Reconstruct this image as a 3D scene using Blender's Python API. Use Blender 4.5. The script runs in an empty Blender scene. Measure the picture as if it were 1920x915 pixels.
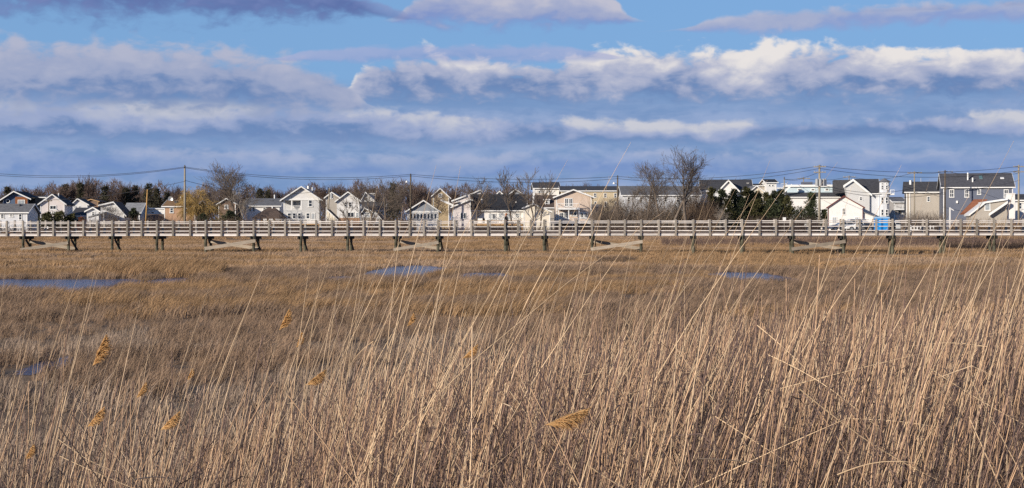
import bpy, math, random
import numpy as np
from mathutils import Vector

# ------------------------------------------------------------------ camera, sky, sun
sc = bpy.context.scene
COL = sc.collection
F = 2637.0                # focal length in photo pixels (1920 wide)
CX, HY = 960.0, 412.0     # principal column, horizon row
CZ = 2.55                 # eye height above the marsh
R = math.radians

cam = bpy.data.cameras.new('camera')
cam.sensor_width = 36.0
cam.lens = 36.0 * F / 1920.0
cam.shift_y = -(457.5 - HY) / 1920.0
cam.clip_start = 0.1
cam.clip_end = 6000
camo = bpy.data.objects.new('camera', cam)
COL.objects.link(camo)
camo.location = (0, 0, CZ)
camo.rotation_euler = (R(90), 0, 0)
sc.camera = camo

SUN_EL, SUN_AZ = R(17), R(226)      # azimuth clockwise from +Y: behind the camera, to its left
SKY_STRENGTH = 0.10
to_sun = Vector((math.sin(SUN_AZ) * math.cos(SUN_EL), math.cos(SUN_AZ) * math.cos(SUN_EL), math.sin(SUN_EL)))
sun = bpy.data.lights.new('sun', 'SUN')
sun.energy = 5.0
sun.angle = R(0.5)
sun.color = (1.0, 0.90, 0.76)
suno = bpy.data.objects.new('sun', sun)
COL.objects.link(suno)
suno.location = (-40, -40, 40)
suno.rotation_euler = to_sun.to_track_quat('Z', 'Y').to_euler()

sc.view_settings.view_transform = 'Standard'
sc.view_settings.look = 'None'
sc.view_settings.gamma = 1.0
sc.view_settings.use_curve_mapping = False
sc.view_settings.exposure = 0.12
try:
    sc.cycles.max_bounces = 3
    sc.cycles.diffuse_bounces = 2
    sc.cycles.glossy_bounces = 2
    sc.cycles.transparent_max_bounces = 8
    sc.cycles.use_denoising = False
except Exception:
    pass


def lin(r, g, b):
    def c(v):
        v /= 255.0
        return v / 12.92 if v <= 0.04045 else ((v + 0.055) / 1.055) ** 2.4
    return (c(r), c(g), c(b))


def build_world():
    w = bpy.data.worlds.new('World')
    sc.world = w
    w.use_nodes = True
    nt = w.node_tree
    nt.nodes.clear()
    N, L = nt.nodes, nt.links

    def put(sock, v):
        if hasattr(v, 'is_output'):
            L.new(v, sock)
        else:
            sock.default_value = v

    def m(op, a, b=0.0, c=0.0, clamp=False):
        n = N.new('ShaderNodeMath')
        n.operation = op
        n.use_clamp = clamp
        put(n.inputs[0], a); put(n.inputs[1], b); put(n.inputs[2], c)
        return n.outputs[0]

    def sstep(x, e0, e1):
        n = N.new('ShaderNodeMapRange')
        n.interpolation_type = 'SMOOTHSTEP'
        put(n.inputs['Value'], x)
        put(n.inputs['From Min'], e0); put(n.inputs['From Max'], e1)
        return n.outputs[0]

    def comb(x, y, z):
        n = N.new('ShaderNodeCombineXYZ')
        put(n.inputs[0], x); put(n.inputs[1], y); put(n.inputs[2], z)
        return n.outputs[0]

    def noise(vec, scale, detail=5.0, rough=0.55, dist=0.0):
        n = N.new('ShaderNodeTexNoise')
        n.noise_dimensions = '3D'
        put(n.inputs['Vector'], vec)
        n.inputs['Scale'].default_value = scale
        n.inputs['Detail'].default_value = detail
        n.inputs['Roughness'].default_value = rough
        n.inputs['Distortion'].default_value = dist
        return n.outputs[0]

    def mixc(f, a, b):
        n = N.new('ShaderNodeMix')
        n.data_type = 'RGBA'
        put(n.inputs['Factor'], f)
        put(n.inputs['A'], a); put(n.inputs['B'], b)
        return n.outputs['Result']

    k = 1.0 / SKY_STRENGTH

    def col(r, g, b):
        c = lin(r, g, b)
        return (c[0] * k, c[1] * k, c[2] * k, 1.0)

    tc = N.new('ShaderNodeTexCoord')
    sep = N.new('ShaderNodeSeparateXYZ')
    L.new(tc.outputs['Generated'], sep.inputs[0])
    x, y, z = sep.outputs
    el = m('MULTIPLY', m('ARCSINE', z), 180 / math.pi)          # degrees
    az = m('MULTIPLY', m('ARCTAN2', x, y), 180 / math.pi)

    sky = N.new('ShaderNodeTexSky')
    sky.sky_type = 'NISHITA'
    sky.sun_disc = False
    sky.sun_elevation = SUN_EL
    sky.sun_rotation = SUN_AZ
    sky.air_density = 1.0
    sky.dust_density = 0.2
    sky.ozone_density = 3.0
    # clear air: the physical sky, with the cooler white balance of the photograph
    cool = N.new('ShaderNodeMix')
    cool.data_type = 'RGBA'; cool.blend_type = 'MULTIPLY'
    cool.inputs['Factor'].default_value = 1.0
    L.new(sky.outputs[0], cool.inputs['A'])
    cool.inputs['B'].default_value = (0.66, 0.86, 1.14, 1)
    base = mixc(m('MULTIPLY', sstep(el, 26.0, 4.0), 0.85), cool.outputs['Result'], col(122, 162, 207))

    # rows of flat-based cloud, the far ones first: base elevation, thickness, curve of the thickness over azimuth,
    # colours of base, body and sunlit top
    fine = noise(comb(m('MULTIPLY', az, 0.95), m('MULTIPLY', el, 1.7), 5.0), 1.0, 8.0, 0.54, 0.3)   # small puffs shared by every row
    finec = m('SUBTRACT', fine, 0.5)

    def row(prev, b, t, pts, dark, body, top, seed, opac=1.0, lit=0.5, fx=0.19, fy=0.42, edge=0.36):
        fc = N.new('ShaderNodeFloatCurve')
        cv = fc.mapping.curves[0]
        for i, (a_, v_) in enumerate(pts):
            p_ = ((a_ + 30) / 60.0, v_)
            if i < 2:
                cv.points[i].location = p_
            else:
                cv.points.new(*p_)
        fc.mapping.update()
        put(fc.inputs['Value'], m('DIVIDE', m('ADD', az, 30.0), 60.0, clamp=True))
        prof = fc.outputs[0]
        n1 = noise(comb(m('MULTIPLY', az, fx), m('MULTIPLY', el, fy), seed), 1.0, 4.0, 0.55, 0.3)
        n1c = m('SUBTRACT', n1, 0.5)
        h = m('MAXIMUM', m('MULTIPLY', prof, t), 0.001)
        v = m('DIVIDE', m('SUBTRACT', m('ADD', el, m('MULTIPLY', n1c, 0.9)), b), h)
        puff = m('ADD', m('MULTIPLY', n1c, 1.9), m('MULTIPLY', finec, 1.0))
        d_top = sstep(m('ADD', m('SUBTRACT', 1.0, v), puff), 0.0, edge)
        d_bot = sstep(m('ADD', v, m('MULTIPLY', finec, 0.9)), -0.25, 0.22)
        dens = m('MULTIPLY', m('MULTIPLY', d_top, d_bot), sstep(m('ADD', prof, m('MULTIPLY', n1c, 0.7)), 0.03, 0.3))
        dens = m('MULTIPLY', dens, opac)
        s = m('ADD', v, m('ADD', m('MULTIPLY', finec, 1.25), m('MULTIPLY', n1c, 1.7)))
        c1 = mixc(sstep(s, -0.05, 0.5), dark, body)
        c2 = mixc(m('MULTIPLY', sstep(s, 0.40, 1.1), lit), c1, top)
        return mixc(dens, prev, c2)

    D = col(102, 130, 176); B = col(150, 161, 191); T = col(208, 206, 208)
    veil = noise(comb(m('MULTIPLY', az, 0.16), m('MULTIPLY', el, 0.8), 2.0), 1.0, 6.0, 0.6, 0.3)
    haze_c = mixc(sstep(m('ADD', veil, m('MULTIPLY', finec, 0.5)), 0.36, 0.68), col(116, 144, 187), col(144, 163, 199))
    c = mixc(m('MULTIPLY', sstep(m('ADD', el, m('MULTIPLY', finec, 1.8)), 6.0, 4.2), 0.95), base, haze_c)
    c = row(c, 0.3, 1.3, [(-30, .8), (-10, .9), (0, .7), (10, .8), (30, .8)], col(116, 142, 196), col(139, 159, 199), col(168, 177, 202), 11.0, 0.45, 0.7)
    c = row(c, 1.8, 1.2, [(-30, .9), (-14, .9), (-4, .7), (4, .9), (14, .8), (30, .9)], col(110, 137, 192), col(141, 159, 198), col(174, 180, 203), 23.0, 0.55, 0.8)
    c = row(c, 3.2, 1.6, [(-30, 1), (-13, 1), (-7, .95), (0, .7), (8, .5), (16, .6), (30, .8)], D, col(152, 164, 197), T, 31.0, 0.85, 0.85)
    c = row(c, 4.85, 2.25, [(-30, 0), (-8, 0), (-6.3, .5), (-4, .95), (1, .8), (4, 1), (9, .95), (13, 1.05), (16.5, .8), (19, .85), (30, .9)], D, col(165, 172, 197), col(226, 221, 218), 44.0, 1.0, 0.95, 0.24, 0.42, 0.26)
    c = row(c, 4.6, 2.6, [(-30, 1), (-18, 1), (-13, .95), (-9, .75), (-6.5, .35), (-5, 0), (30, 0)], D, B, col(182, 184, 201), 52.0, 1.0, 0.6)
    c = row(c, 6.5, 0.8, [(-30, 0), (-11, 0), (-8, .5), (0, .8), (4, .3), (6, 0), (30, 0)], col(132, 150, 197), col(156, 164, 202), col(174, 176, 206), 61.0, 0.65, 0.5)
    c = row(c, 7.6, 0.95, [(-30, 0), (5, 0), (8, .5), (12, .9), (20, 1), (30, .9)], col(136, 152, 198), col(162, 168, 196), col(190, 188, 202), 73.0, 0.85, 0.6)
    c = row(c, 8.0, 1.6, [(-30, 0), (-6, 0), (-4, .6), (-1, 1), (4, .7), (6, 0), (30, 0)], col(122, 140, 192), col(156, 163, 194), col(202, 196, 202), 85.0, 0.9, 0.7)
    c = row(c, 8.2, 3.0, [(-30, 1), (-20, 1), (-12, .9), (-8, .6), (-4.5, .1), (-3, 0), (30, .3)], col(92, 112, 164), col(112, 129, 178), col(148, 156, 196), 97.0, 1.0, 0.4)
    c = row(c, 12.0, 5.0, [(-30, .7), (0, .8), (30, .7)], col(96, 116, 166), col(162, 168, 202), col(215, 210, 216), 108.0, 0.85, 0.6, 0.07, 0.2)
    bg = N.new('ShaderNodeBackground')
    bg.inputs['Strength'].default_value = SKY_STRENGTH
    L.new(c, bg.inputs['Color'])
    out = N.new('ShaderNodeOutputWorld')
    L.new(bg.outputs[0], out.inputs['Surface'])


build_world()

# ------------------------------------------------------------------ helpers
rnd = random.Random(7)
rng = np.random.default_rng(11)


def PX(px, Y):
    return (px - CX) / F * Y


def PZ(py, Y):
    return CZ + (HY - py) / F * Y


def tag(o, label=None, cat=None, group=None, kind=None):
    if label: o['label'] = label
    if cat: o['category'] = cat
    if group: o['group'] = group
    if kind: o['kind'] = kind
    return o


def empty(name, loc=(0, 0, 0), rz=0.0):
    o = bpy.data.objects.new(name, None)
    COL.objects.link(o)
    o.location = loc
    o.rotation_euler = (0, 0, rz)
    o.empty_display_size = 0.3
    return o


def link_mesh(name, me, mat=None, parent=None):
    if mat is not None:
        me.materials.append(mat)
    o = bpy.data.objects.new(name, me)
    COL.objects.link(o)
    if parent is not None:
        o.parent = parent
    return o


def copy_tree(o, parent=None):
    c = o.copy()
    COL.objects.link(c)
    c.parent = parent
    for ch in o.children:
        copy_tree(ch, c)
    return c


class MB:
    def __init__(self):
        self.v, self.f = [], []

    def add(self, vs, fs):
        k = len(self.v)
        self.v += [tuple(p) for p in vs]
        self.f += [tuple(i + k for i in f) for f in fs]
        return self

    def box(self, x0, x1, y0, y1, z0, z1):
        return self.add([(x0, y0, z0), (x1, y0, z0), (x1, y1, z0), (x0, y1, z0), (x0, y0, z1), (x1, y0, z1), (x1, y1, z1), (x0, y1, z1)],
                        [(0, 3, 2, 1), (4, 5, 6, 7), (0, 1, 5, 4), (1, 2, 6, 5), (2, 3, 7, 6), (3, 0, 4, 7)])

    def prism_y(self, poly, y0, y1):      # polygon in x-z, counter-clockwise seen from -y
        n = len(poly)
        vs = [(x, y0, z) for x, z in poly] + [(x, y1, z) for x, z in poly]
        fs = [tuple(range(n)), tuple(range(2 * n - 1, n - 1, -1))]
        fs += [((i + 1) % n, i, i + n, (i + 1) % n + n) for i in range(n)]
        return self.add(vs, fs)

    def prism_x(self, poly, x0, x1):      # polygon in y-z
        n = len(poly)
        vs = [(x0, a, z) for a, z in poly] + [(x1, a, z) for a, z in poly]
        fs = [tuple(range(n - 1, -1, -1)), tuple(range(n, 2 * n))]
        fs += [(i, (i + 1) % n, (i + 1) % n + n, i + n) for i in range(n)]
        return self.add(vs, fs)

    def slab(self, q, t):                 # four top points, thickness downwards
        vs = list(q) + [(a, b, c - t) for a, b, c in q]
        return self.add(vs, [(0, 1, 2, 3), (7, 6, 5, 4), (0, 4, 5, 1), (1, 5, 6, 2), (2, 6, 7, 3), (3, 7, 4, 0)])

    def tube(self, p0, p1, r0, r1, n=6, caps=True):
        p0, p1 = Vector(p0), Vector(p1)
        d = (p1 - p0).normalized()
        a = d.orthogonal().normalized()
        b = d.cross(a)
        vs = []
        for p, r in ((p0, r0), (p1, r1)):
            for i in range(n):
                t = 2 * math.pi * i / n
                vs.append(p + (a * math.cos(t) + b * math.sin(t)) * r)
        fs = [(i, (i + 1) % n, (i + 1) % n + n, i + n) for i in range(n)]
        if caps:
            fs += [tuple(range(n - 1, -1, -1)), tuple(range(n, 2 * n))]
        return self.add(vs, fs)

    def beam(self, p0, p1, w, h):         # rectangular bar, h mostly vertical
        p0, p1 = Vector(p0), Vector(p1)
        d = (p1 - p0).normalized()
        s = d.cross(Vector((0, 0, 1)))
        s = s.normalized() if s.length > 1e-4 else Vector((1, 0, 0))
        u = s.cross(d)
        vs = []
        for p in (p0, p1):
            for a, b in ((-1, -1), (1, -1), (1, 1), (-1, 1)):
                vs.append(p + s * (a * w / 2) + u * (b * h / 2))
        return self.add(vs, [(0, 1, 2, 3), (7, 6, 5, 4), (0, 4, 5, 1), (1, 5, 6, 2), (2, 6, 7, 3), (3, 7, 4, 0)])

    def mesh(self, name):
        me = bpy.data.meshes.new(name)
        me.from_pydata(self.v, [], self.f)
        return me

    def build(self, name, mat, parent=None, smooth=False):
        me = self.mesh(name)
        if smooth:
            me.polygons.foreach_set('use_smooth', [True] * len(me.polygons))
        return link_mesh(name, me, mat, parent)


def np_mesh(name, verts, tris=None, quads=None, colors=None):
    me = bpy.data.meshes.new(name)
    nv = len(verts)
    me.vertices.add(nv)
    me.vertices.foreach_set('co', np.ascontiguousarray(verts, dtype=np.float32).ravel())
    parts, tot = [], []
    if quads is not None and len(quads):
        parts.append(np.asarray(quads, np.int32).ravel()); tot.append(np.full(len(quads), 4, np.int32))
    if tris is not None and len(tris):
        parts.append(np.asarray(tris, np.int32).ravel()); tot.append(np.full(len(tris), 3, np.int32))
    li = np.concatenate(parts); lt = np.concatenate(tot)
    ls = np.concatenate([[0], np.cumsum(lt)[:-1]]).astype(np.int32)
    me.loops.add(len(li)); me.loops.foreach_set('vertex_index', li)
    me.polygons.add(len(lt)); me.polygons.foreach_set('loop_start', ls); me.polygons.foreach_set('loop_total', lt)
    if colors is not None:
        at = me.color_attributes.new('tint', 'FLOAT_COLOR', 'POINT')
        at.data.foreach_set('color', np.ascontiguousarray(colors, dtype=np.float32).ravel())
    me.update(calc_edges=True)
    return me


def strands(paths, radii, n=3):
    """paths (S,K,3), radii (S,K): S tapered n-sided tubes in one vertex/quad pair"""
    S, K, _ = paths.shape
    d = np.gradient(paths, axis=1)
    d /= np.linalg.norm(d, axis=2, keepdims=True) + 1e-9
    ref = np.where(np.abs(d[..., 2:3]) > 0.9, np.array([1.0, 0, 0]), np.array([0, 0, 1.0]))
    a = np.cross(d, ref); a /= np.linalg.norm(a, axis=2, keepdims=True) + 1e-9
    b = np.cross(d, a)
    th = np.arange(n) * 2 * np.pi / n
    ring = a[:, :, None, :] * np.cos(th)[None, None, :, None] + b[:, :, None, :] * np.sin(th)[None, None, :, None]
    v = paths[:, :, None, :] + ring * radii[:, :, None, None]
    idx = np.arange(S * K * n).reshape(S, K, n)
    q = np.stack([idx[:, :-1, :], np.roll(idx, -1, 2)[:, :-1, :], np.roll(idx, -1, 2)[:, 1:, :], idx[:, 1:, :]], -1)
    return v.reshape(-1, 3), q.reshape(-1, 4)


# ------------------------------------------------------------------ materials
MATS = {}


def mat(name, c, rough=0.8, var=0.25, scale=3.0, bump=0.0, spec=0.3, stretch=(1, 1, 1), c2=None, metallic=0.0, obj_var=0.0,
        attr=None, wave=None, trans=0.0):
    if name in MATS:
        return MATS[name]
    M_ = bpy.data.materials.new(name)
    M_.use_nodes = True
    nt = M_.node_tree
    N, L = nt.nodes, nt.links
    b = N['Principled BSDF']
    b.inputs['Roughness'].default_value = rough
    b.inputs['Metallic'].default_value = metallic
    b.inputs['Specular IOR Level'].default_value = spec
    tc = N.new('ShaderNodeTexCoord')
    mp = N.new('ShaderNodeMapping')
    mp.inputs['Scale'].default_value = stretch
    L.new(tc.outputs['Object'], mp.inputs[0])
    nz = N.new('ShaderNodeTexNoise')
    nz.inputs['Scale'].default_value = scale
    nz.inputs['Detail'].default_value = 6.0
    nz.inputs['Roughness'].default_value = 0.6
    L.new(mp.outputs[0], nz.inputs['Vector'])
    if c2 is None:
        lo = tuple(v * (1 - var) for v in c)
        hi = tuple(min(1, v * (1 + var)) for v in c)
    else:
        lo, hi = c, c2
    rp = N.new('ShaderNodeValToRGB')
    rp.color_ramp.elements[0].position = 0.3
    rp.color_ramp.elements[1].position = 0.7
    rp.color_ramp.elements[0].color = (*lo, 1)
    rp.color_ramp.elements[1].color = (*hi, 1)
    L.new(nz.outputs[0], rp.inputs[0])
    out = rp.outputs[0]

    def mul(a, bsock):
        mx = N.new('ShaderNodeMix')
        mx.data_type = 'RGBA'; mx.blend_type = 'MULTIPLY'
        mx.inputs['Factor'].default_value = 1.0
        L.new(a, mx.inputs['A']); L.new(bsock, mx.inputs['B'])
        return mx.outputs['Result']
    if attr:
        at = N.new('ShaderNodeAttribute')
        at.attribute_name = attr
        out = mul(out, at.outputs['Color'])
    if obj_var:
        oi = N.new('ShaderNodeObjectInfo')
        mr = N.new('ShaderNodeMapRange')
        mr.inputs['To Min'].default_value = 1 - obj_var
        mr.inputs['To Max'].default_value = 1 + obj_var
        L.new(oi.outputs['Random'], mr.inputs['Value'])
        out = mul(out, mr.outputs[0])
    L.new(out, b.inputs['Base Color'])
    hsrc = nz.outputs[0]
    if wave:                       # fine horizontal courses (siding, shingles): relief only
        wv = N.new('ShaderNodeTexWave')
        wv.wave_type = 'BANDS'; wv.bands_direction = 'Z'; wv.wave_profile = 'SAW'
        wv.inputs['Scale'].default_value = wave
        L.new(tc.outputs['Object'], wv.inputs['Vector'])
        hsrc = wv.outputs['Fac']
    if bump:
        bp = N.new('ShaderNodeBump')
        bp.inputs['Strength'].default_value = bump
        bp.inputs['Distance'].default_value = 0.03
        L.new(hsrc, bp.inputs['Height'])
        L.new(bp.outputs[0], b.inputs['Normal'])
    if trans:
        tb = N.new('ShaderNodeBsdfTranslucent')
        L.new(out, tb.inputs['Color'])
        ms = N.new('ShaderNodeMixShader')
        ms.inputs[0].default_value = trans
        L.new(b.outputs[0], ms.inputs[1]); L.new(tb.outputs[0], ms.inputs[2])
        L.new(ms.outputs[0], N['Material Output'].inputs['Surface'])
    MATS[name] = M_
    return M_


def siding(name, c):
    return mat('siding ' + name, c, 0.65, 0.06, 1.2, 0.35, wave=2.2)


def shingle(name, c):
    return mat('shingle ' + name, c, 0.9, 0.28, 2.5, 0.4, wave=2.4)


TRIM = mat('white trim', (0.78, 0.77, 0.74), 0.55, 0.05, 4)
GLASS = mat('window glass', (0.03, 0.038, 0.05), 0.08, 0.3, 0.8, spec=0.6)
CURT = mat('curtained glass', (0.33, 0.36, 0.38), 0.2, 0.3, 1.5, spec=0.6)
W_RAIL = mat('weathered rail wood', (0.64, 0.59, 0.55), 0.8, 0.2, 5, 0.2, stretch=(0.4, 4, 4), obj_var=0.22)
W_POST = mat('weathered post wood', (0.26, 0.23, 0.195), 0.85, 0.28, 6, 0.25, stretch=(4, 4, 0.6), obj_var=0.3)
W_PILE = mat('tarred green pile wood', (0.09, 0.084, 0.056), 0.85, 0.5, 4, 0.3, stretch=(3, 3, 0.5), obj_var=0.2)
W_CAP = mat('dark creosote wood', (0.028, 0.026, 0.022), 0.85, 0.3, 4, 0.2)
W_BRACE = mat('bleached brace wood', (0.30, 0.25, 0.195), 0.85, 0.3, 5, 0.2, stretch=(0.5, 4, 4), obj_var=0.3)
W_DECK = mat('grey deck wood', (0.33, 0.29, 0.27), 0.85, 0.25, 5, 0.2)
W_NEW = mat('tan lumber', (0.42, 0.27, 0.14), 0.8, 0.2, 4)
W_POLE = mat('brown pole wood', (0.13, 0.10, 0.07), 0.9, 0.3, 3, stretch=(3, 3, 0.4))
W_POLE2 = mat('grey pole wood', (0.30, 0.26, 0.20), 0.9, 0.25, 3, stretch=(3, 3, 0.4))
W_POLE3 = mat('yellow pole wood', (0.48, 0.28, 0.10), 0.9, 0.2, 3, stretch=(3, 3, 0.4))
METAL = mat('galvanised metal', (0.42, 0.43, 0.44), 0.45, 0.12, 4, metallic=0.6)
DARKM = mat('dark metal', (0.06, 0.06, 0.065), 0.5, 0.2, 4)
WIRE = mat('wire', (0.035, 0.035, 0.04), 0.6, 0.1, 1)
BARK = mat('grey brown bark', (0.145, 0.115, 0.092), 0.95, 0.3, 2, obj_var=0.2)
BARK_RED = mat('reddish twig bark', (0.125, 0.088, 0.072), 0.95, 0.3, 0.4, obj_var=0.25)
BARK_PALE = mat('pale twig bark', (0.27, 0.23, 0.19), 0.95, 0.25, 1, obj_var=0.15)
BARK_WILLOW = mat('willow yellow twigs', (0.42, 0.28, 0.10), 0.9, 0.25, 0.6)
NEEDLE = mat('dark needles', (0.038, 0.046, 0.022), 0.9, 0.45, 0.8, obj_var=0.25)
NEEDLE2 = mat('olive needles', (0.072, 0.068, 0.026), 0.9, 0.45, 0.8, obj_var=0.2)
SH_BLACK = shingle('charcoal', (0.030, 0.031, 0.036))
SH_DARK = shingle('dark grey', (0.062, 0.062, 0.068))
SH_GREY = shingle('grey', (0.15, 0.15, 0.155))
SH_LIGHT = shingle('light grey', (0.27, 0.27, 0.27))
SH_BROWN = shingle('brown', (0.105, 0.075, 0.06))
SH_TAN = shingle('tan brown', (0.25, 0.15, 0.075))
SH_RUST = shingle('rust', (0.21, 0.085, 0.05))
S_WHITE = siding('white', (0.74, 0.72, 0.69))
S_PINKW = siding('warm white', (0.70, 0.63, 0.60))
S_LGREY = siding('light grey', (0.60, 0.61, 0.63))
S_GREY = siding('grey', (0.55, 0.545, 0.53))
S_MGREY = siding('mid grey', (0.27, 0.29, 0.32))
S_BLUE = siding('slate blue', (0.085, 0.125, 0.20))
S_SLATE = siding('slate', (0.125, 0.14, 0.185))
S_CEDAR = siding('cedar', (0.25, 0.09, 0.035))
S_BROWN = siding('brown', (0.21, 0.14, 0.10))
S_TAN = siding('tan orange', (0.44, 0.27, 0.17))
S_BEIGE = siding('beige', (0.58, 0.46, 0.37))
S_CREAM = siding('cream', (0.76, 0.69, 0.57))
S_YEL = siding('pale yellow', (0.52, 0.43, 0.29))
S_TAUPE = siding('taupe', (0.40, 0.36, 0.31))
S_PALEB = siding('pale blue', (0.52, 0.62, 0.66))
S_STONE = mat('stone grey wall', (0.36, 0.34, 0.32), 0.9, 0.35, 1.2, 0.2)

# ------------------------------------------------------------------ ground and water
GROUND_BANK = 0.9


def gz(X, Y):
    t = np.clip((Y - 165.0) / 30.0, 0, 1)
    return GROUND_BANK * t * t * (3 - 2 * t)


def build_ground():
    ys = np.concatenate([np.linspace(-60, 160, 45), np.linspace(164, 200, 13), np.geomspace(215, 5000, 14)])
    xs = np.concatenate([-np.geomspace(4000, 130, 10), np.linspace(-120, 120, 49), np.geomspace(130, 4000, 10)])
    XX, YY = np.meshgrid(xs, ys)
    ZZ = gz(XX, YY)
    v = np.stack([XX, YY, ZZ], -1).reshape(-1, 3)
    ny, nx = XX.shape
    i = np.arange(nx * ny).reshape(ny, nx)
    q = np.stack([i[:-1, :-1], i[:-1, 1:], i[1:, 1:], i[1:, :-1]], -1).reshape(-1, 4)
    g = mat('marsh mud and litter', (0.16, 0.11, 0.075), 0.95, 0.4, 0.9, 0.6, 0.05, c2=(0.30, 0.215, 0.14))
    o = link_mesh('marsh_ground', np_mesh('marsh_ground', v, quads=q), g)
    tag(o, 'flat brown salt marsh ground under the dry grass', 'ground', kind='structure')


build_ground()

WATER = bpy.data.materials.new('marsh water')
WATER.use_nodes = True


def water_nodes():
    nt = WATER.node_tree
    b = nt.nodes['Principled BSDF']
    b.inputs['Base Color'].default_value = (0.03, 0.065, 0.15, 1)  # blue raised to paint in some of the reflected sky
    b.inputs['Roughness'].default_value = 0.12
    b.inputs['IOR'].default_value = 1.33
    tc = nt.nodes.new('ShaderNodeTexCoord')
    nz = nt.nodes.new('ShaderNodeTexNoise')
    nz.inputs['Scale'].default_value = 5.0
    nz.inputs['Detail'].default_value = 4
    bp = nt.nodes.new('ShaderNodeBump')
    bp.inputs['Strength'].default_value = 0.8
    bp.inputs['Distance'].default_value = 0.09
    nt.links.new(tc.outputs['Object'], nz.inputs['Vector'])
    nt.links.new(nz.outputs[0], bp.inputs['Height'])
    nt.links.new(bp.outputs[0], b.inputs['Normal'])


water_nodes()

# ponds: (left px, right px, top row, bottom row, grass height in front)
PONDS = [(-140, 245, 523, 538, 0.20), (272, 350, 521, 526, 0.2), (688, 838, 499, 515, 0.22), (850, 960, 512, 516, 0.24),
         (1340, 1480, 511, 516, 0.3), (140, 235, 528, 540, 0.2), (66, 138, 668, 698, 0.03), (600, 675, 518, 521, 0.2)]
POND_SHAPES = []


def build_ponds():
    for k, (x0, x1, t, b, hg) in enumerate(PONDS):
        yf = CZ * F / (t - HY)
        yn = (CZ - hg) * F / (b - HY)
        yc, ry = (yf + yn) / 2, (yf - yn) / 2
        X0, X1 = PX(x0, yc), PX(x1, yc)
        xc, rx = (X0 + X1) / 2, (X1 - X0) / 2
        POND_SHAPES.append((xc, yc, rx, ry, k))
        n = 56
        m = MB()
        vs = [(0, 0, 0)]
        for i in range(n):
            a = 2 * math.pi * i / n
            e = 1 + 0.10 * math.sin(3 * a + k) + 0.07 * math.sin(7 * a + 2 * k) + 0.05 * math.sin(13 * a + k * 3)
            ca, sa = math.cos(a), math.sin(a)
            p = 0.62
            vs.append((rx * math.copysign(abs(ca) ** p, ca) * e, ry * math.copysign(abs(sa) ** p, sa) * e, 0))
        m.add(vs, [(0, i + 1, (i + 1) % n + 1) for i in range(n)])
        o = m.build('pond', WATER)
        o.location = (xc, yc, 0.006 + 0.004 * (k % 3))
        tag(o, 'shallow blue pool of water lying in the marsh grass', 'pond', 'pools in the marsh', 'structure')


build_ponds()


def in_pond(X, Y, grow=1.0):
    r = np.zeros(len(X), bool)
    for xc, yc, rx, ry, k in POND_SHAPES:
        r |= (np.abs((X - xc) / (rx * grow)) ** 3 + np.abs((Y - yc) / (ry * grow)) ** 3) < 1
    return r


# ------------------------------------------------------------------ boardwalk
BW_Y0, BW_T = 106.0, 0.0974
BW_A = math.atan(BW_T)
POSTS = [12, 42.6, 71, 99.4, 127.8, 155.6, 182, 209.7, 238, 265, 293.5, 323.7, 356.5, 385, 414.8, 445, 475, 504, 534.6, 563.7, 592.5,
         622, 651.5, 681, 711.6, 741.8, 768, 794.3, 821, 852, 884, 915, 947, 970.6, 995.4, 1020, 1049, 1079.5, 1110.3, 1140.4, 1171,
         1202, 1235, 1267, 1300, 1331, 1361, 1392, 1424, 1455, 1486, 1518, 1549, 1581.6, 1612, 1643, 1673.8, 1705.4, 1738, 1770.3,
         1801.6, 1832, 1864.3, 1896.6]
POSTS = [12 - 28.3 * i for i in range(6, 0, -1)] + POSTS + [1896.6 + 32.3 * i for i in range(1, 7)]
BENTS = [-44.6, 42.6, 127.8, 209.7, 293.5, 385, 475, 563.7, 651.5, 741.8, 821, 947, 1020, 1110.3, 1202, 1300, 1392, 1486, 1581.6, 1673.8,
         1770.3, 1864.3, 1961.2]
BRACED = [(42.6, 127.8), (385, 475), (741.8, 821), (1110.3, 1202), (1486, 1581.6)]
BW_W = 1.28


def bw_s(px):
    u = (px - CX) / F
    Y = BW_Y0 / (1 + u * BW_T)
    return u * Y / math.cos(BW_A)


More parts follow.
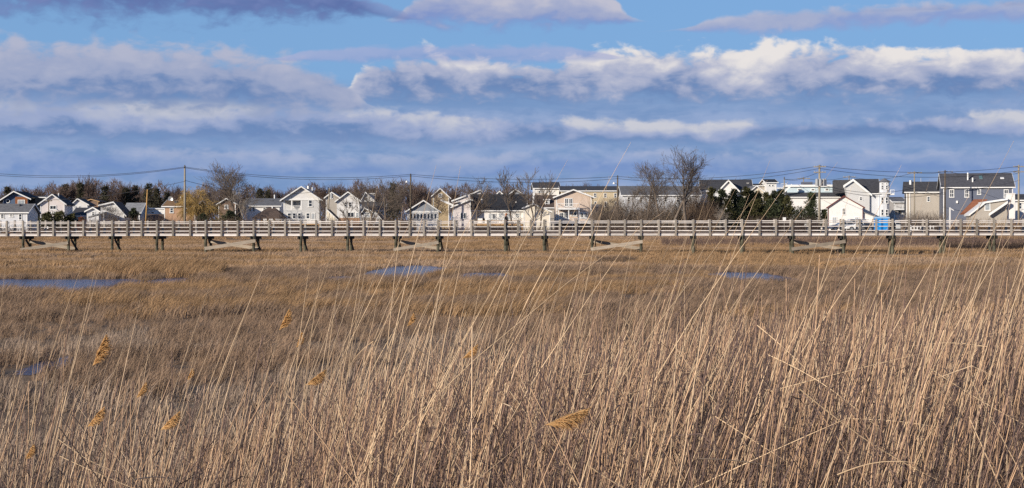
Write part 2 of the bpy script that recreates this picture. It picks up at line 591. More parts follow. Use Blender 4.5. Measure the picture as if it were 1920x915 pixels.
def build_boardwalk():
    root = empty('boardwalk', (0, BW_Y0, 0), -BW_A)
    root.rotation_euler = (0, -0.0018, -BW_A)
    tag(root, 'long weathered timber boardwalk on piles crossing the marsh', 'boardwalk')
    S = [bw_s(p) for p in POSTS]
    pm = MB().box(-0.07, 0.07, 0, 0.14, 1.335, 2.545)
    pm.add([(-0.07, 0, 2.545), (0.07, 0, 2.545), (0.07, 0.14, 2.545), (-0.07, 0.14, 2.545), (0, 0.07, 2.565)], [(0, 1, 4), (1, 2, 4), (2, 3, 4), (3, 0, 4)])
    pme = pm.mesh('post')
    pme.materials.append(W_POST)
    for side in (0, 1):
        for i, s in enumerate(S):
            o = link_mesh('post', pme, None, root)
            o.location = (s, side * (BW_W + 0.14) + rnd.uniform(-.008, .008), rnd.uniform(-.02, .02))
            o.rotation_euler = (rnd.uniform(-.006, .006), rnd.uniform(-.008, .008), 0)
    # rails span three bays each, fixed to the inner face of the posts
    for side in (0, 1):
        y0 = 0.142 if side == 0 else BW_W + 0.098
        for lev, (zc, h) in enumerate(((2.43, .052), (2.305, .042), (2.02, .046), (1.71, .05))):
            off = (lev * 2 + side) % 3
            idx = sorted({0, len(S) - 1} | set(range(off, len(S), 3)))
            for a, b in zip(idx[:-1], idx[1:]):
                z = zc + rnd.uniform(-.012, .012)
                dz = rnd.uniform(-.012, .012)
                m = MB().beam((S[a] + 0.004, y0 + .02, z), (S[b] - 0.004, y0 + .02, z + dz), .04, h)
                m.build('rail', W_RAIL, root)
    for side in (0, 1):
        y0 = 0.142 if side == 0 else BW_W - 0.052 + 0.142
        for a in range(0, len(S) - 1, 3):
            b = min(a + 3, len(S) - 1)
            y1 = y0 + (0.045 if side == 0 else 0.04)
            MB().box(S[a] + .004, S[b] - .004, y0, y1, 1.345 + rnd.uniform(-.01, .01), 1.468).build('fascia_board', W_RAIL, root)
            MB().box(S[a] + .003, S[b] - .003, y0 + .012, y1 - .005, 1.474, 1.548).build('edge_board', W_DECK, root)
    # deck planks: edge-on and far too thin to pick apart from here
    m = MB()
    s = S[0]
    while s < S[-1]:
        m.box(s, s + .139, 0.19, BW_W - 0.06 + 0.14, 1.50, 1.545 + rnd.uniform(-.004, .004))
        s += .146
    o = m.build('deck_planks', W_DECK, root)
    o['kind'] = 'stuff'
    for y in (0.3, 0.72, 1.12):
        MB().box(S[0], S[-1], y - .05, y + .05, 1.33, 1.498).build('joist', W_CAP, root)
    # pile bents
    for p in BENTS:
        s = bw_s(p)
        for y in (0.07, BW_W + 0.07):
            m = MB()
            w = rnd.uniform(-.03, .03)
            m.tube((s + w, y, -0.4), (s, y, 0.6), .115, .11, 10)
            m.tube((s, y, 0.6), (s, y, 1.33), .11, .105, 10)
            m.build('pile', W_PILE, root, True)
        for dx in (-.17, .17):
            MB().box(s + dx - .045, s + dx + .045, -.16, BW_W + .3, 1.10, 1.325).build('cap_beam', W_CAP, root)
        if rnd.random() < .8:
            MB().beam((s + .225, 0.05, 1.08), (s + .225, BW_W + .05, 0.15), .05, .2).build('cross_brace', W_CAP, root)
    for a, b in BRACED:
        sa, sb = bw_s(a), bw_s(b)
        q = rnd.uniform(-.1, .08)
        MB().beam((sa - .1 + q, -.09, .33 + q * .6), (sb + .12 + q, -.09, .90 + q), .05, .24 + q * .2).build('brace', W_BRACE, root)
        MB().beam((sa + .05, BW_W - .09, .92), (sb + .05, BW_W - .09, .34), .05, .24).build('brace', W_BRACE, root)


build_boardwalk()


# ------------------------------------------------------------------ houses
class House:
    """front-left corner at photo column xl, distance Y; front runs along local +x, depth along local +y"""

    def __init__(self, name, label, Y, xl, xr, yaw=0.0, cat='house'):
        self.Y, self.yaw = Y, R(yaw)
        self.c, self.s = math.cos(self.yaw), math.sin(self.yaw)
        self.X0 = PX(xl, Y)
        self.root = empty(name, (self.X0, Y, GROUND_BANK), self.yaw)
        tag(self.root, label, cat)
        self.w = self.lx(xr)

    def lx(self, px):
        u = (px - CX) / F
        return (u * self.Y - self.X0) / (self.c - u * self.s)

    def lz(self, py, px=None, d=0.0):
        Y = self.Y + d * self.c + ((self.lx(px) * self.s) if px is not None else 0.0)
        return PZ(py, Y) - GROUND_BANK

    def part(self, m, name, material, parent=None):
        return m.build(name, material, parent or self.root)

    def window(self, x0, y0, x1, y1, glass=None, d=0.0, bars=1, frame=None, name='window'):
        a, b = self.lx(x0), self.lx(x1)
        z1, z0 = self.lz(y0, x0, d), self.lz(y1, x0, d)
        t = min(.11, (b - a) * .16)
        y = d
        m = MB()
        m.box(a, b, y - .07, y + .02, z1 - t, z1)
        m.box(a - .04, b + .04, y - .11, y + .02, z0 - .02, z0 + t)
        m.box(a, a + t, y - .068, y + .02, z0 + t, z1 - t)
        m.box(b - t, b, y - .068, y + .02, z0 + t, z1 - t)
        if bars & 1:
            zm = (z0 + z1) / 2
            m.box(a + t, b - t, y - .055, y + .01, zm - .03, zm + .03)
        if bars & 2:
            xm = (a + b) / 2
            m.box(xm - .03, xm + .03, y - .06, y + .01, z0 + t, z1 - t)
        w = self.part(m, name, frame or TRIM)
        p = MB().box(a + t * .5, b - t * .5, y - .03, y - .005, z0 + t * .5, z1 - t * .5)
        self.part(p, 'pane', glass or GLASS, w)
        return w

    def door(self, x0, y0, x1, y1, glass=None):
        w = self.window(x0, y0, x1, y1, glass, bars=2, name='door')
        return w

    def gable_front(self, eave, apex, depth, wallm, roofm, eave_r=None, over=.35, trim=True, trimm=None, y0=0.0, gablem=None):
        """gable wall towards the camera; apex = (px, row)"""
        w = self.w
        zl = self.lz(eave, None)
        zr = self.lz(eave_r if eave_r is not None else eave, None) if eave_r is not None else zl
        ax, az = self.lx(apex[0]), self.lz(apex[1], apex[0])
        self.zl, self.zr, self.ax, self.az, self.depth = zl, zr, ax, az, depth
        m = MB().prism_y([(0, -.3), (w, -.3), (w, zr), (ax, az), (0, zl)], y0, depth)
        self.wall = self.part(m, 'wall', wallm)
        if gablem:
            g = MB().prism_y([(0.02, zl), (w - .02, zr), (ax, az - .02)], y0 - .03, y0 + .05)
            self.part(g, 'gable_panel', gablem)
        r = MB()
        t = .16
        up = .17
        sl = (az - zl) / max(ax, .01)
        sr = (az - zr) / max(w - ax, .01)
        ya, yb = -over, depth + over
        if ax > .2:
            r.slab([(-over, ya, zl - sl * over + up), (ax, ya, az + up), (ax, yb, az + up), (-over, yb, zl - sl * over + up)], t)
        if w - ax > .2:
            r.slab([(ax, ya, az + up + .003), (w + over, ya, zr - sr * over + up), (w + over, yb, zr - sr * over + up), (ax, yb, az + up + .003)], t)
        self.roof = self.part(r, 'roof', roofm)
        if trim:
            tm = trimm or TRIM
            for (xa, za, xb, zb) in ((-over, zl - sl * over, ax, az), (ax, az, w + over, zr - sr * over)):
                if abs(xb - xa) > .3:
                    q = MB().slab([(xa, ya - .05, za + up + .02), (xb, ya - .05, zb + up + .02), (xb, ya - .003, zb + up + .02), (xa, ya - .003, za + up + .02)], .21)
                    self.part(q, 'rake_trim', tm)
            for x in (0, w - .12):
                zt = (zl if x == 0 else zr) - .1
                self.part(MB().box(x, x + .12, y0 - .03, y0 + .05, -.28, zt), 'corner_trim', tm)
        return self

    def eave_front(self, eave, ridge, depth, wallm, roofm, over=.35, hip=0.0, trim=True, ridge_d=None, hipr=None):
        """eaves towards the camera, ridge along x"""
        w = self.w
        rd = depth / 2 if ridge_d is None else ridge_d
        ze = self.lz(eave)
        zr = self.lz(ridge, None, rd)
        self.zl, self.az, self.depth, self.rd = ze, zr, depth, rd
        hr = hip if hipr is None else hipr
        m = MB()
        if hip or hr:
            m.box(0, w, 0, depth, -.3, ze)
        else:
            m.prism_x([(0, -.3), (depth, -.3), (depth, ze), (rd, zr), (0, ze)], 0, w)
        self.wall = self.part(m, 'wall', wallm)
        s1 = (zr - ze) / rd
        s2 = (zr - ze) / max(depth - rd, .01)
        up, t = .17, .16
        r = MB()
        xa, xb = -over, w + over
        za, zb = ze - s1 * over + up, ze - s2 * over + up
        A, B_, C, D_ = (xa, -over, za), (xb, -over, za), (xb, depth + over, zb), (xa, depth + over, zb)
        E, G = (xa + hip, rd, zr + up), (xb - hr, rd, zr + up)
        r.slab([A, B_, G, E], t)
        r.slab([(C[0], C[1], C[2] + .002), D_, (E[0], E[1], E[2] + .002), (G[0], G[1], G[2] + .002)], t)
        if hip:
            r.add([A, E, D_], [(0, 1, 2)])
        if hr:
            r.add([B_, C, G], [(0, 1, 2)])
        self.roof = self.part(r, 'roof', roofm)
        if trim:
            self.part(MB().box(xa, xb, -over - .05, -over - .004, za - .15, za + .02), 'fascia', TRIM)
            if not (hip or hr):
                for x in (xa - .05, xb + .004):
                    for (p, q) in (((-over, za), (rd, zr + up)), ((rd, zr + up), (depth + over, zb))):
                        k = MB().slab([(x, p[0], p[1] + .02), (x + .046, p[0], p[1] + .02), (x + .046, q[0], q[1] + .02), (x, q[0], q[1] + .02)], .2)
                        self.part(k, 'rake_trim', TRIM)
            for x in (0, w - .12):
                self.part(MB().box(x, x + .12, -.03, .05, -.28, ze - .12), 'corner_trim', TRIM)
        return self

    def pipe(self, px, top, base, r=.09, material=None, d=2.0):
        x = self.lx(px)
        m = MB().tube((x, d, self.lz(base, None, d) - .5), (x, d, self.lz(top, None, d)), r, r, 8)
        self.part(m, 'vent_pipe', material or TRIM, self.roof)

    def chimney(self, x0, x1, top, base, material, d=2.0):
        a, b = self.lx(x0), self.lx(x1)
        zt = self.lz(top, None, d)
        m = MB().box(a, b, d, d + (b - a), self.lz(base, None, d) - .8, zt)
        m.box(a - .06, b + .06, d - .06, d + (b - a) + .06, zt, zt + .12)
        self.part(m, 'chimney', material, self.roof)

    def railing(self, x0, x1, top, bot, y, material=None, step=.16, name='railing', d0=None):
        a, b = self.lx(x0), self.lx(x1)
        zt, zb = self.lz(top), self.lz(bot)
        m = MB()
        m.box(a, b, y - .04, y + .04, zt - .07, zt)
        m.box(a, b, y - .03, y + .03, zb, zb + .06)
        n = max(2, int((b - a) / step))
        for i in range(n + 1):
            x = a + (b - a) * i / n
            e = .05 if i % 8 in (0,) else .02
            m.box(x - e, x + e, y - e, y + e, zb, zt - .01)
        if d0 is not None:
            for x in (a, b):
                m.box(x - .04, x + .04, y, d0, zt - .07, zt)
                m.box(x - .03, x + .03, y, d0, zb, zb + .06)
        return self.part(m, name, material or TRIM)

    def deck(self, x0, x1, top, y0, y1, material, legs=True, name='deck'):
        a, b = self.lx(x0), self.lx(x1)
        z = self.lz(top)
        m = MB().box(a, b, y0, y1, z - .22, z)
        if legs:
            n = max(2, int((b - a) / 2.2))
            for i in range(n + 1):
                x = a + .1 + (b - a - .2) * i / n
                m.box(x - .07, x + .07, y0 + .1, y0 + .24, -.3, z - .2)
        return self.part(m, name, material)


def build_houses():
    H = House
    # --- left group
    h = H('house', 'dark blue house with cedar panel, round window and white raked eaves', 238, 5.5, 52, 6)
    h.gable_front(374, (27.5, 360), 8, S_BLUE, SH_BLACK, eave_r=371, over=.7)
    a, b = h.lx(28.5), h.lx(51.5)
    h.part(MB().box(a, b, -.06, .05, 1.0, h.lz(369)), 'cedar_panel', S_CEDAR)
    h.window(33.5, 374.5, 47, 386, CURT, d=-.06, bars=2)
    x, z = h.lx(15), h.lz(377)
    m = MB(); n = 16
    for i in range(n):
        t0, t1 = 2 * math.pi * i / n, 2 * math.pi * (i + 1) / n
        m.beam((x + .3 * math.cos(t0), -.04, z + .3 * math.sin(t0)), (x + .3 * math.cos(t1), -.04, z + .3 * math.sin(t1)), .1, .1)
    w = h.part(m, 'round_window', TRIM)
    q = MB().tube((x, -.02, z), (x, .01, z), .28, .28, 16)
    h.part(q, 'pane', GLASS, w)
    h.part(MB().box(h.lx(52.5), h.lx(64), .8, 6, -.3, h.lz(372)).box(h.lx(52.2), h.lx(65), .2, 6.4, h.lz(372), h.lz(370)), 'side_porch', W_CAP)
    h = H('house', 'flat roofed slate blue house half hidden behind the dark blue house', 262, 62, 84, 4)
    h.eave_front(371, 369, 7, S_SLATE, SH_DARK)
    h.window(68, 376, 73, 384)
    h = H('cottage', 'low light grey cottage with grey roof and shaded blue gable end', 210, -34, 51.3, 0)
    h.eave_front(398, 384, 4.6, S_LGREY, SH_GREY)
    h.window(1.1, 401, 8.2, 409.5); h.window(17.5, 401, 25.2, 407); h.window(35, 401, 41.6, 412.5)
    h.window(-20, 401, -13, 409)
    h.pipe(30, 383, 390, .2, DARKM, 1.6)
    h = H('house', 'warm white gabled house with charcoal roof above dark green bushes', 225, 75.4, 121, 9)
    h.gable_front(381.8, (98.3, 365.5), 8.5, S_PINKW, SH_BLACK)
    h.window(93, 385, 106, 393, bars=2); h.railing(93, 107, 393, 398, -.6, d0=0); h.deck(93, 107, 398.2, -.6, .0, TRIM, False, 'balcony_floor')
    h.pipe(106, 362, 368)
    h = H('house', 'small white gabled house with two little windows behind grey roof', 262, 136.5, 164, 8)
    h.gable_front(382, (145.5, 373.5), 8, S_WHITE, SH_BROWN, eave_r=383.5)
    h.window(139, 386.5, 143, 390); h.window(147, 386.5, 151, 390)
    h = H('house', 'low house with tan raked roof edge among the bare trees', 285, 160, 184, 4)
    h.gable_front(378, (171, 374.5), 7, S_BROWN, SH_BROWN, trimm=W_NEW)
    h = H('bungalow', 'low bungalow with long dark grey roof and narrow white wall', 236, 136, 167, 2)
    h.eave_front(405, 391, 7, S_WHITE, SH_DARK)
    h = H('cottage', 'tiny pale grey cottage with white raked gable behind bare shrub', 226, 163, 185, 4)
    h.gable_front(396, (175, 390), 6, S_LGREY, SH_BLACK)
    h.window(172, 397, 178, 404)
    h = H('house', 'pale house with shallow left roof and steep dark right roof', 216, 189, 233, 8)
    h.gable_front(385.5, (213, 380), 9, S_WHITE, SH_BROWN, eave_r=402)
    h.window(200, 388, 206, 395); h.window(203, 401, 212, 410, bars=3)
    h.part(MB().slab([(h.lx(170), -2.2, h.lz(406)), (h.lx(200), -2.2, h.lz(397)), (h.lx(200), .05, h.lz(397)), (h.lx(170), .05, h.lz(406))], .2), 'porch_roof', SH_LIGHT)
    for px in (172, 185, 198):
        x = h.lx(px)
        h.part(MB().box(x - .06, x + .06, -2.1, -1.98, -.3, h.lz(405 - (px - 170) * .3) - .2), 'porch_post', TRIM)
    h = H('house', 'house with pale grey roof half hidden behind round green bush', 240, 234, 262, 2)
    h.eave_front(399, 382, 6.5, S_LGREY, SH_LIGHT)
    h = H('mobile_home', 'white flat roofed mobile home with two small dark windows', 244, 276, 309, 0)
    h.eave_front(392.5, 391.8, 4, S_WHITE, TRIM, over=.15)
    h.window(283.5, 396.5, 289.5, 400.5, bars=0); h.window(297, 396.5, 301, 400.5, bars=0)
    h = H('shed', 'low brown roofed shed in front of white mobile home', 228, 275, 310, 0)
    h.eave_front(413, 403.5, 4, S_BROWN, SH_BROWN, trim=False)
    h = H('house', 'tan shingled house with brown roof and white fascia behind utility pole', 226, 308, 366, 0)
    h.eave_front(387.5, 376.5, 7, S_TAN, SH_TAN)
    h.window(318.5, 389.5, 325.5, 399.5); h.window(347, 390, 353, 399)
    h.chimney(323, 328, 377.5, 383, DARKM, 1.5); h.pipe(329.5, 368.5, 378, .07, METAL, 3.4)
    x, z = h.lx(311), h.lz(373, None, 3)
    m = MB(); n = 14
    for rr, dy, k in ((.0, .12, 0), (.42, 0, 1)):
        m.add([(x + rr * math.cos(2 * math.pi * i / n), 3 + dy, z + rr * math.sin(2 * math.pi * i / n)) for i in range(n)], [])
    m.f = [(i, (i + 1) % n, n + (i + 1) % n, n + i) for i in range(n)]
    m.tube((x, 3.1, z), (x, 3.3, z - 1.2), .04, .04, 6)
    h.part(m, 'satellite_dish', METAL, h.roof)
    h = H('house', 'dark brown gabled house with white rakes behind tall bare tree', 246, 409.5, 442, 4)
    h.gable_front(382.5, (425, 373), 8, S_BROWN, SH_BROWN)
    h.window(421, 384, 428, 392)
    h = H('house', 'long white house with plain grey roof behind brown pavilion', 250, 461, 524, 3)
    h.eave_front(386.5, 373.5, 8, S_WHITE, SH_GREY)
    h.window(467, 388, 472, 396, bars=1); h.window(473.5, 388, 478.5, 396, bars=1); h.window(493, 389, 499, 396)
    h.chimney(504, 509, 377, 382, DARKM, 2.5); h.pipe(510, 365, 375, .14, METAL, 4)
    h = H('pavilion', 'open garden pavilion with dark brown hipped roof and tan posts', 220, 478, 528, 0, 'pavilion')
    w, ze, zr = h.w, h.lz(408), h.lz(389, None, 2.5)
    m = MB()
    A = [(-.4, -.4, ze), (w + .4, -.4, ze), (w + .4, 5.4, ze), (-.4, 5.4, ze)]
    ra, rb = (h.lx(497), 2.5, zr), (h.lx(510), 2.5, zr)
    m.add(A + [ra, rb] + [(a, b, c - .18) for a, b, c in A], [(0, 1, 5, 4), (1, 2, 5), (2, 3, 4, 5), (3, 0, 4), (9, 8, 7, 6), (0, 6, 7, 1), (1, 7, 8, 2), (2, 8, 9, 3), (3, 9, 6, 0)])
    h.roof = h.part(m, 'roof', SH_BROWN)
    for i in range(5):
        for y in (0, 5):
            x = .1 + (w - .2) * i / 4
            h.part(MB().box(x - .08, x + .08, y - .08, y + .08, -.3, ze - .15), 'post', W_NEW)
    h.railing(478, 528, 414, 424, -.05, W_NEW)
    h.pipe(506, 386, 392, .1, TRIM, 2.3)

    # --- grey gabled house with recessed balcony
    h = H('house', 'large grey gabled house with white gable and recessed upper balcony', 222, 531.5, 598.5, 6)
    h.gable_front(373.2, (565, 351), 10, S_GREY, SH_BLACK, over=.55, y0=1.6)
    w = h.w; za, zb = h.lz(375), h.lz(393.5); xr = h.lx(565.5)
    m = MB().box(0, w, 0, 1.6, -.3, zb).box(xr, w, 0, 1.6, zb, za)
    h.part(m, 'porch_wall', S_GREY)
    g = MB().prism_y([(0.01, za), (w - .01, za), (w - .01, h.zr), (h.ax, h.az - .01), (0.01, h.zl)], -.01, 1.6)
    h.part(g, 'gable_panel', S_WHITE)
    h.part(MB().box(-.1, w + .1, -.09, .0, za - .05, za + .18), 'band_trim', TRIM)
    for px in (532.6, 547, 565):
        x = h.lx(px)
        h.part(MB().box(x - .1, x + .1, -.02, .16, zb, za), 'balcony_post', TRIM)
    h.railing(532, 565, 385.5, 392.8, .06)
    h.window(549, 377, 556, 390, d=1.6, bars=2); h.window(557, 379, 563, 387, CURT, d=1.6)
    h.window(578, 374.5, 586, 388)
    for a, b in ((538.4, 546.5), (548, 555.6), (558, 565), (573.5, 581.2)):
        h.window(a, 399, b, 410.5)
    h.door(583, 399, 591, 413, CURT)
    h.pipe(576, 348.5, 356, .25, METAL, 5); h.pipe(584, 351, 358, .12, METAL, 4)
    h.deck(519, 600, 419, -3.2, -.02, W_NEW); h.railing(519, 600, 410.5, 418.5, -3.1, None, .22, d0=-.1)
    h = H('house', 'taupe house with pale roof slope behind leaning utility pole', 256, 611, 641, 3)
    h.gable_front(370, (622, 361.5), 9, S_TAUPE, SH_LIGHT, eave_r=374)
    h.window(619, 367, 624, 373)
    h = H('house', 'white gabled house with paired upper windows and dark porch door', 220, 631.8, 674, 5)
    h.gable_front(376.5, (652.5, 361), 9, S_WHITE, SH_BLACK)
    h.window(645.6, 378.8, 651, 388.3); h.window(653.7, 378.8, 659.6, 388.3)
    h.door(651, 397.5, 664.5, 408); h.window(667, 398.5, 673, 408, CURT)
    h.part(MB().box(-.02, h.w + .02, -.06, .02, -.3, h.lz(408.5)), 'base_band', S_TAN)
    h = H('shed', 'small shed with steep dark roof and pale gable beside white house', 212, 612, 630, 0, 'shed')
    h.gable_front(405, (613.5, 394.5), 3, S_CREAM, SH_BLACK, eave_r=410)
    h = H('house', 'white gabled house with dormer and grey lower roof among bare trees', 252, 676, 705, 6)
    h.gable_front(378, (685, 361.5), 9, S_WHITE, SH_GREY, eave_r=380)
    h.part(MB().box(h.lx(692), h.lx(704), 2, 6, h.lz(376), h.lz(363)).box(h.lx(691), h.lx(705), 1.8, 6.2, h.lz(363), h.lz(361.5)), 'dormer', S_WHITE)
    h.window(681, 369, 687, 376)
    h = H('bungalow', 'bungalow with broad grey roof behind sun porch and bare trunks', 232, 681, 719, 2)
    h.eave_front(395, 380, 7, S_TAUPE, SH_GREY)
    h = H('sun_porch', 'little sun porch with gridded white window and dark roof', 217, 681, 696, 0, 'porch')
    h.gable_front(396, (684, 391), 3, S_TAUPE, SH_BLACK, eave_r=397)
    h.window(682.5, 397.5, 694.5, 407.5, CURT, bars=3)
    h = H('shed', 'small garden shed with pale gable beside leaning tree trunk', 214, 702, 712, 0, 'shed')
    h.gable_front(402, (703.5, 398), 3, S_LGREY, SH_BLACK, eave_r=408)
    # --- middle group
    h = H('house', 'grey gabled cottage with white windowed porch front beside utility pole', 214, 764, 822, 4)
    h.gable_front(395.8, (794, 377), 8, S_WHITE, SH_DARK, gablem=S_MGREY, over=.45)
    h.part(MB().box(-.02, h.w + .02, -.08, .0, h.zl - .25, h.zl + .02), 'band_trim', TRIM)
    x = 768
    for i in range(8):
        h.window(768 + i * 6.5, 400, 773.6 + i * 6.5, 411, bars=0)
    h = H('house', 'tan and yellow gabled house with dark roof behind grey cottage', 262, 812, 842, 5)
    h.gable_front(366, (825, 354.5), 9, siding('dull tan', (.40, .31, .19)), SH_BROWN, eave_r=370)
    h.window(822, 363, 829, 370)
    h.part(MB().slab([(h.lx(826), -1.5, h.lz(373)), (h.lx(851), -1.5, h.lz(384)), (h.lx(851), 0, h.lz(384)), (h.lx(826), 0, h.lz(373))], .4), 'porch_roof', TRIM)
    h = H('house', 'warm white house with single slope rising to charcoal roofed house', 211, 849, 882.5, 2)
    h.gable_front(388.5, (881.5, 375), 7, S_PINKW, SH_DARK, eave_r=375.3)
    h.part(MB().prism_y([(h.lx(848), h.lz(381)), (h.lx(882), h.lz(376)), (h.lx(882), h.lz(365)), (h.lx(874), h.lz(366)), (h.lx(848), h.lz(376.5))], 2.0, 6.5), 'upper_wall', S_PINKW)
    h.part(MB().slab([(h.lx(846), 1.7, h.lz(375.5)), (h.lx(874), 1.7, h.lz(365)), (h.lx(874), 6.7, h.lz(365)), (h.lx(846), 6.7, h.lz(375.5))], .22), 'upper_roof', TRIM)
    h.window(856, 374.5, 860, 378.5, d=2.0)
    h.window(863, 398.7, 868, 410, bars=0); h.window(869, 398.7, 874, 410, bars=0)
    h = H('house', 'small house with white mono pitch roof edge behind charcoal roof', 256, 880, 901, 2)
    h.gable_front(366, (900, 357.5), 6, S_WHITE, SH_BROWN, eave_r=358)
    h = H('house', 'long white single storey house with broad charcoal roof and wooden deck', 213, 883.5, 984, 0)
    h.eave_front(394.3, 366, 9, S_WHITE, SH_BLACK)
    h.window(891, 398, 900, 410, CURT, bars=3); h.door(915.5, 400, 922.5, 411.5, CURT); h.door(923, 400, 930, 411.5)
    h.window(934, 399.5, 942.5, 408, CURT, bars=3); h.door(948, 400, 958, 412, CURT)
    h.window(966, 399.5, 975, 408, CURT, bars=3)
    h.pipe(903, 373, 385, .08); h.pipe(968, 378, 388, .1)
    h.deck(885, 980, 420, -3, -.02, W_NEW); h.railing(885, 978, 413, 419.6, -2.9, W_NEW, .5)
    for px in (896, 905, 936):
        x = h.lx(px); z = h.lz(420)
        h.part(MB().box(x, x + 1.1, -1.8, -1.1, z, z + .4).box(x, x + 1.1, -1.1, -1.0, z + .4, z + .85), 'deck_seat', TRIM)
    h = H('house', 'grey gabled house with white rakes rising behind charcoal roof', 250, 955, 980, 4)
    h.gable_front(364.5, (966, 356), 8, S_MGREY, SH_BLACK)
    h = H('house', 'tiny white gable peeping over the charcoal roof', 262, 931, 943, 0)
    h.gable_front(365, (936.5, 359.5), 6, S_WHITE, SH_GREY)
    h = H('garage', 'cream garage with blank sunlit gable wall behind twin trunked tree', 206, 982, 1031.5, 0, 'garage')
    h.gable_front(390.5, (1000, 383.5), 8, S_CREAM, SH_DARK, eave_r=397, over=.3)
    h = H('house', 'tall white house with dark roof and brown upper deck', 272, 1002.5, 1048, 2)
    h.eave_front(353.5, 343.5, 8, S_WHITE, SH_DARK)
    h.window(1028, 357, 1034, 364); h.window(1009, 357, 1014, 364)
    h.deck(1003, 1021, 367.5, -1.6, -.02, W_NEW, False); h.railing(1003, 1021, 363, 367, -1.5, W_NEW, .3, d0=-.05)
    h = H('house', 'brown roofed house with small white dormer window', 238, 1008, 1043, 2)
    h.eave_front(389, 367.5, 8, S_TAUPE, SH_BROWN)
    m = MB().box(h.lx(1021), h.lx(1031), .8, 4, h.lz(388), h.lz(374))
    m.slab([(h.lx(1020), .5, h.lz(373.4)), (h.lx(1032), .5, h.lz(373.4)), (h.lx(1032), 4, h.lz(372)), (h.lx(1020), 4, h.lz(372))], .15)
    h.part(m, 'dormer', TRIM)
    h.window(1023, 377, 1028.5, 386, d=.8)
    h = H('house', 'beige gabled house with projecting upper balcony and glass doors', 215, 1042.5, 1109, 0)
    h.gable_front(369.5, (1075, 357), 9, S_BEIGE, SH_BROWN, over=.5)
    h.door(1058.5, 371.5, 1066, 387.5); h.door(1066.5, 371.5, 1073.5, 387.5)
    h.deck(1045, 1086, 390.5, -1.7, -.02, TRIM, True, 'balcony_floor'); h.railing(1045, 1085.5, 381.5, 390, -1.6, None, .22, 'balcony_railing', d0=-.05)
    h.door(1049.5, 398, 1057, 409); h.door(1057.4, 398, 1064.5, 409)
    h.window(1070, 397, 1082, 405.5, bars=2)
    h.door(1087.5, 398, 1094.5, 409); h.door(1095, 398, 1102, 409)
    h.deck(1032, 1112, 416.5, -3.2, -.02, TRIM); h.railing(1032, 1112, 409.5, 416, -3.1, None, .22, d0=-.1)
    h = H('apartment_block', 'long pale yellow apartment block with flat dark roof', 268, 1053, 1166, 0, 'building')
    h.eave_front(358.5, 350.5, 10, S_YEL, SH_DARK)
    for i in range(6):
        a = 1056 + i * 19
        h.window(a, 362, a + 5, 370.5); h.window(a + 1, 378, a + 6, 388)
    h = H('apartment_block', 'long white building with grey roof seen through tall bare trees', 256, 1168, 1312, 0, 'building')
    h.eave_front(366.5, 350.5, 10, S_LGREY, SH_GREY)
    for i in range(6):
        a = 1176 + i * 23
        h.window(a, 369, a + 6, 379); h.window(a + 4, 395, a + 12, 408, CURT, bars=3)
    h = H('cottage', 'low stone grey cottage with white slanting roof edge behind tangled shrubs', 208, 1126, 1170, 0)
    h.gable_front(408, (1166, 389), 6, S_STONE, SH_LIGHT, eave_r=392)
    h = H('garage', 'small white garage with grey roof beside the beige house', 228, 1111, 1128, 0, 'garage')
    h.eave_front(397, 385, 5, S_WHITE, SH_GREY)
    # --- right group
    h = H('house', 'large house with wide dark grey roof and white cross gable', 262, 1316, 1409, -6)
    h.eave_front(358, 338.5, 10, S_LGREY, SH_DARK, trim=True)
    xa, xb, xm = h.lx(1350), h.lx(1381), h.lx(1365)
    ze, zt = h.lz(354.5), h.lz(339.5)
    h.part(MB().prism_y([(xa, 0), (xb, 0), (xb, ze), (xm, zt), (xa, ze)], -1.2, 4), 'cross_gable', S_WHITE)
    m = MB()
    m.slab([(xa - .5, -1.6, ze - .4), (xm, -1.6, zt + .2), (xm, 4.5, zt + .2), (xa - .5, 4.5, ze - .4)], .2)
    m.slab([(xm, -1.6, zt + .203), (xb + .5, -1.6, ze - .4), (xb + .5, 4.5, ze - .4), (xm, 4.5, zt + .203)], .2)
    h.part(m, 'cross_roof', SH_DARK)
    for p, q in (((xa - .5, ze - .4), (xm, zt + .2)), ((xm, zt + .2), (xb + .5, ze - .4))):
        h.part(MB().slab([(p[0], -1.66, p[1] + .03), (q[0], -1.66, q[1] + .03), (q[0], -1.605, q[1] + .03), (p[0], -1.605, p[1] + .03)], .35), 'rake_trim', TRIM)
    h.chimney(1402, 1406, 344, 350, S_STONE, 3)
    h = H('house', 'small pale house with rounded white gable behind the junipers', 250, 1405, 1432, 0)
    h.gable_front(360, (1418, 349.5), 7, S_CREAM, SH_GREY)
    h = H('house', 'low house with flat dark roof between cross gable and white tower', 285, 1411, 1438, 0)
    h.eave_front(349, 346, 8, S_TAUPE, SH_BLACK)
    h = H('house', 'tall narrow white house with dark roof and two small square windows', 282, 1438.5, 1456, 0)
    h.eave_front(343, 337.5, 7, S_WHITE, SH_BLACK)
    h.window(1441, 346, 1444.5, 349.5, bars=0); h.window(1447, 346, 1450.5, 349.5, bars=0)
    h.deck(1456, 1475, 352, 0, 4, TRIM, False); h.railing(1456, 1475, 344, 351.5, .1, None, .25)
    h = H('house', 'long house with pale blue clerestory band of four small windows', 246, 1477, 1602, -7)
    h.eave_front(370, 359.5, 9, S_WHITE, SH_DARK, ridge_d=3.2)
    a, b = h.lx(1477.5), h.lx(1602); z0, z1 = h.lz(361, None, 2.2), h.lz(350.5, None, 2.2)
    h.part(MB().box(a, b, 2.2, 8.5, z0 - .6, z1), 'clerestory_wall', S_PALEB)
    h.part(MB().box(a - .3, b + .3, 1.8, 8.9, z1, z1 + .38), 'clerestory_roof', TRIM)
    for p in (1497, 1522.7, 1549, 1575):
        h.window(p, 353.5, p + 7.5, 357.8, d=2.2, bars=0)
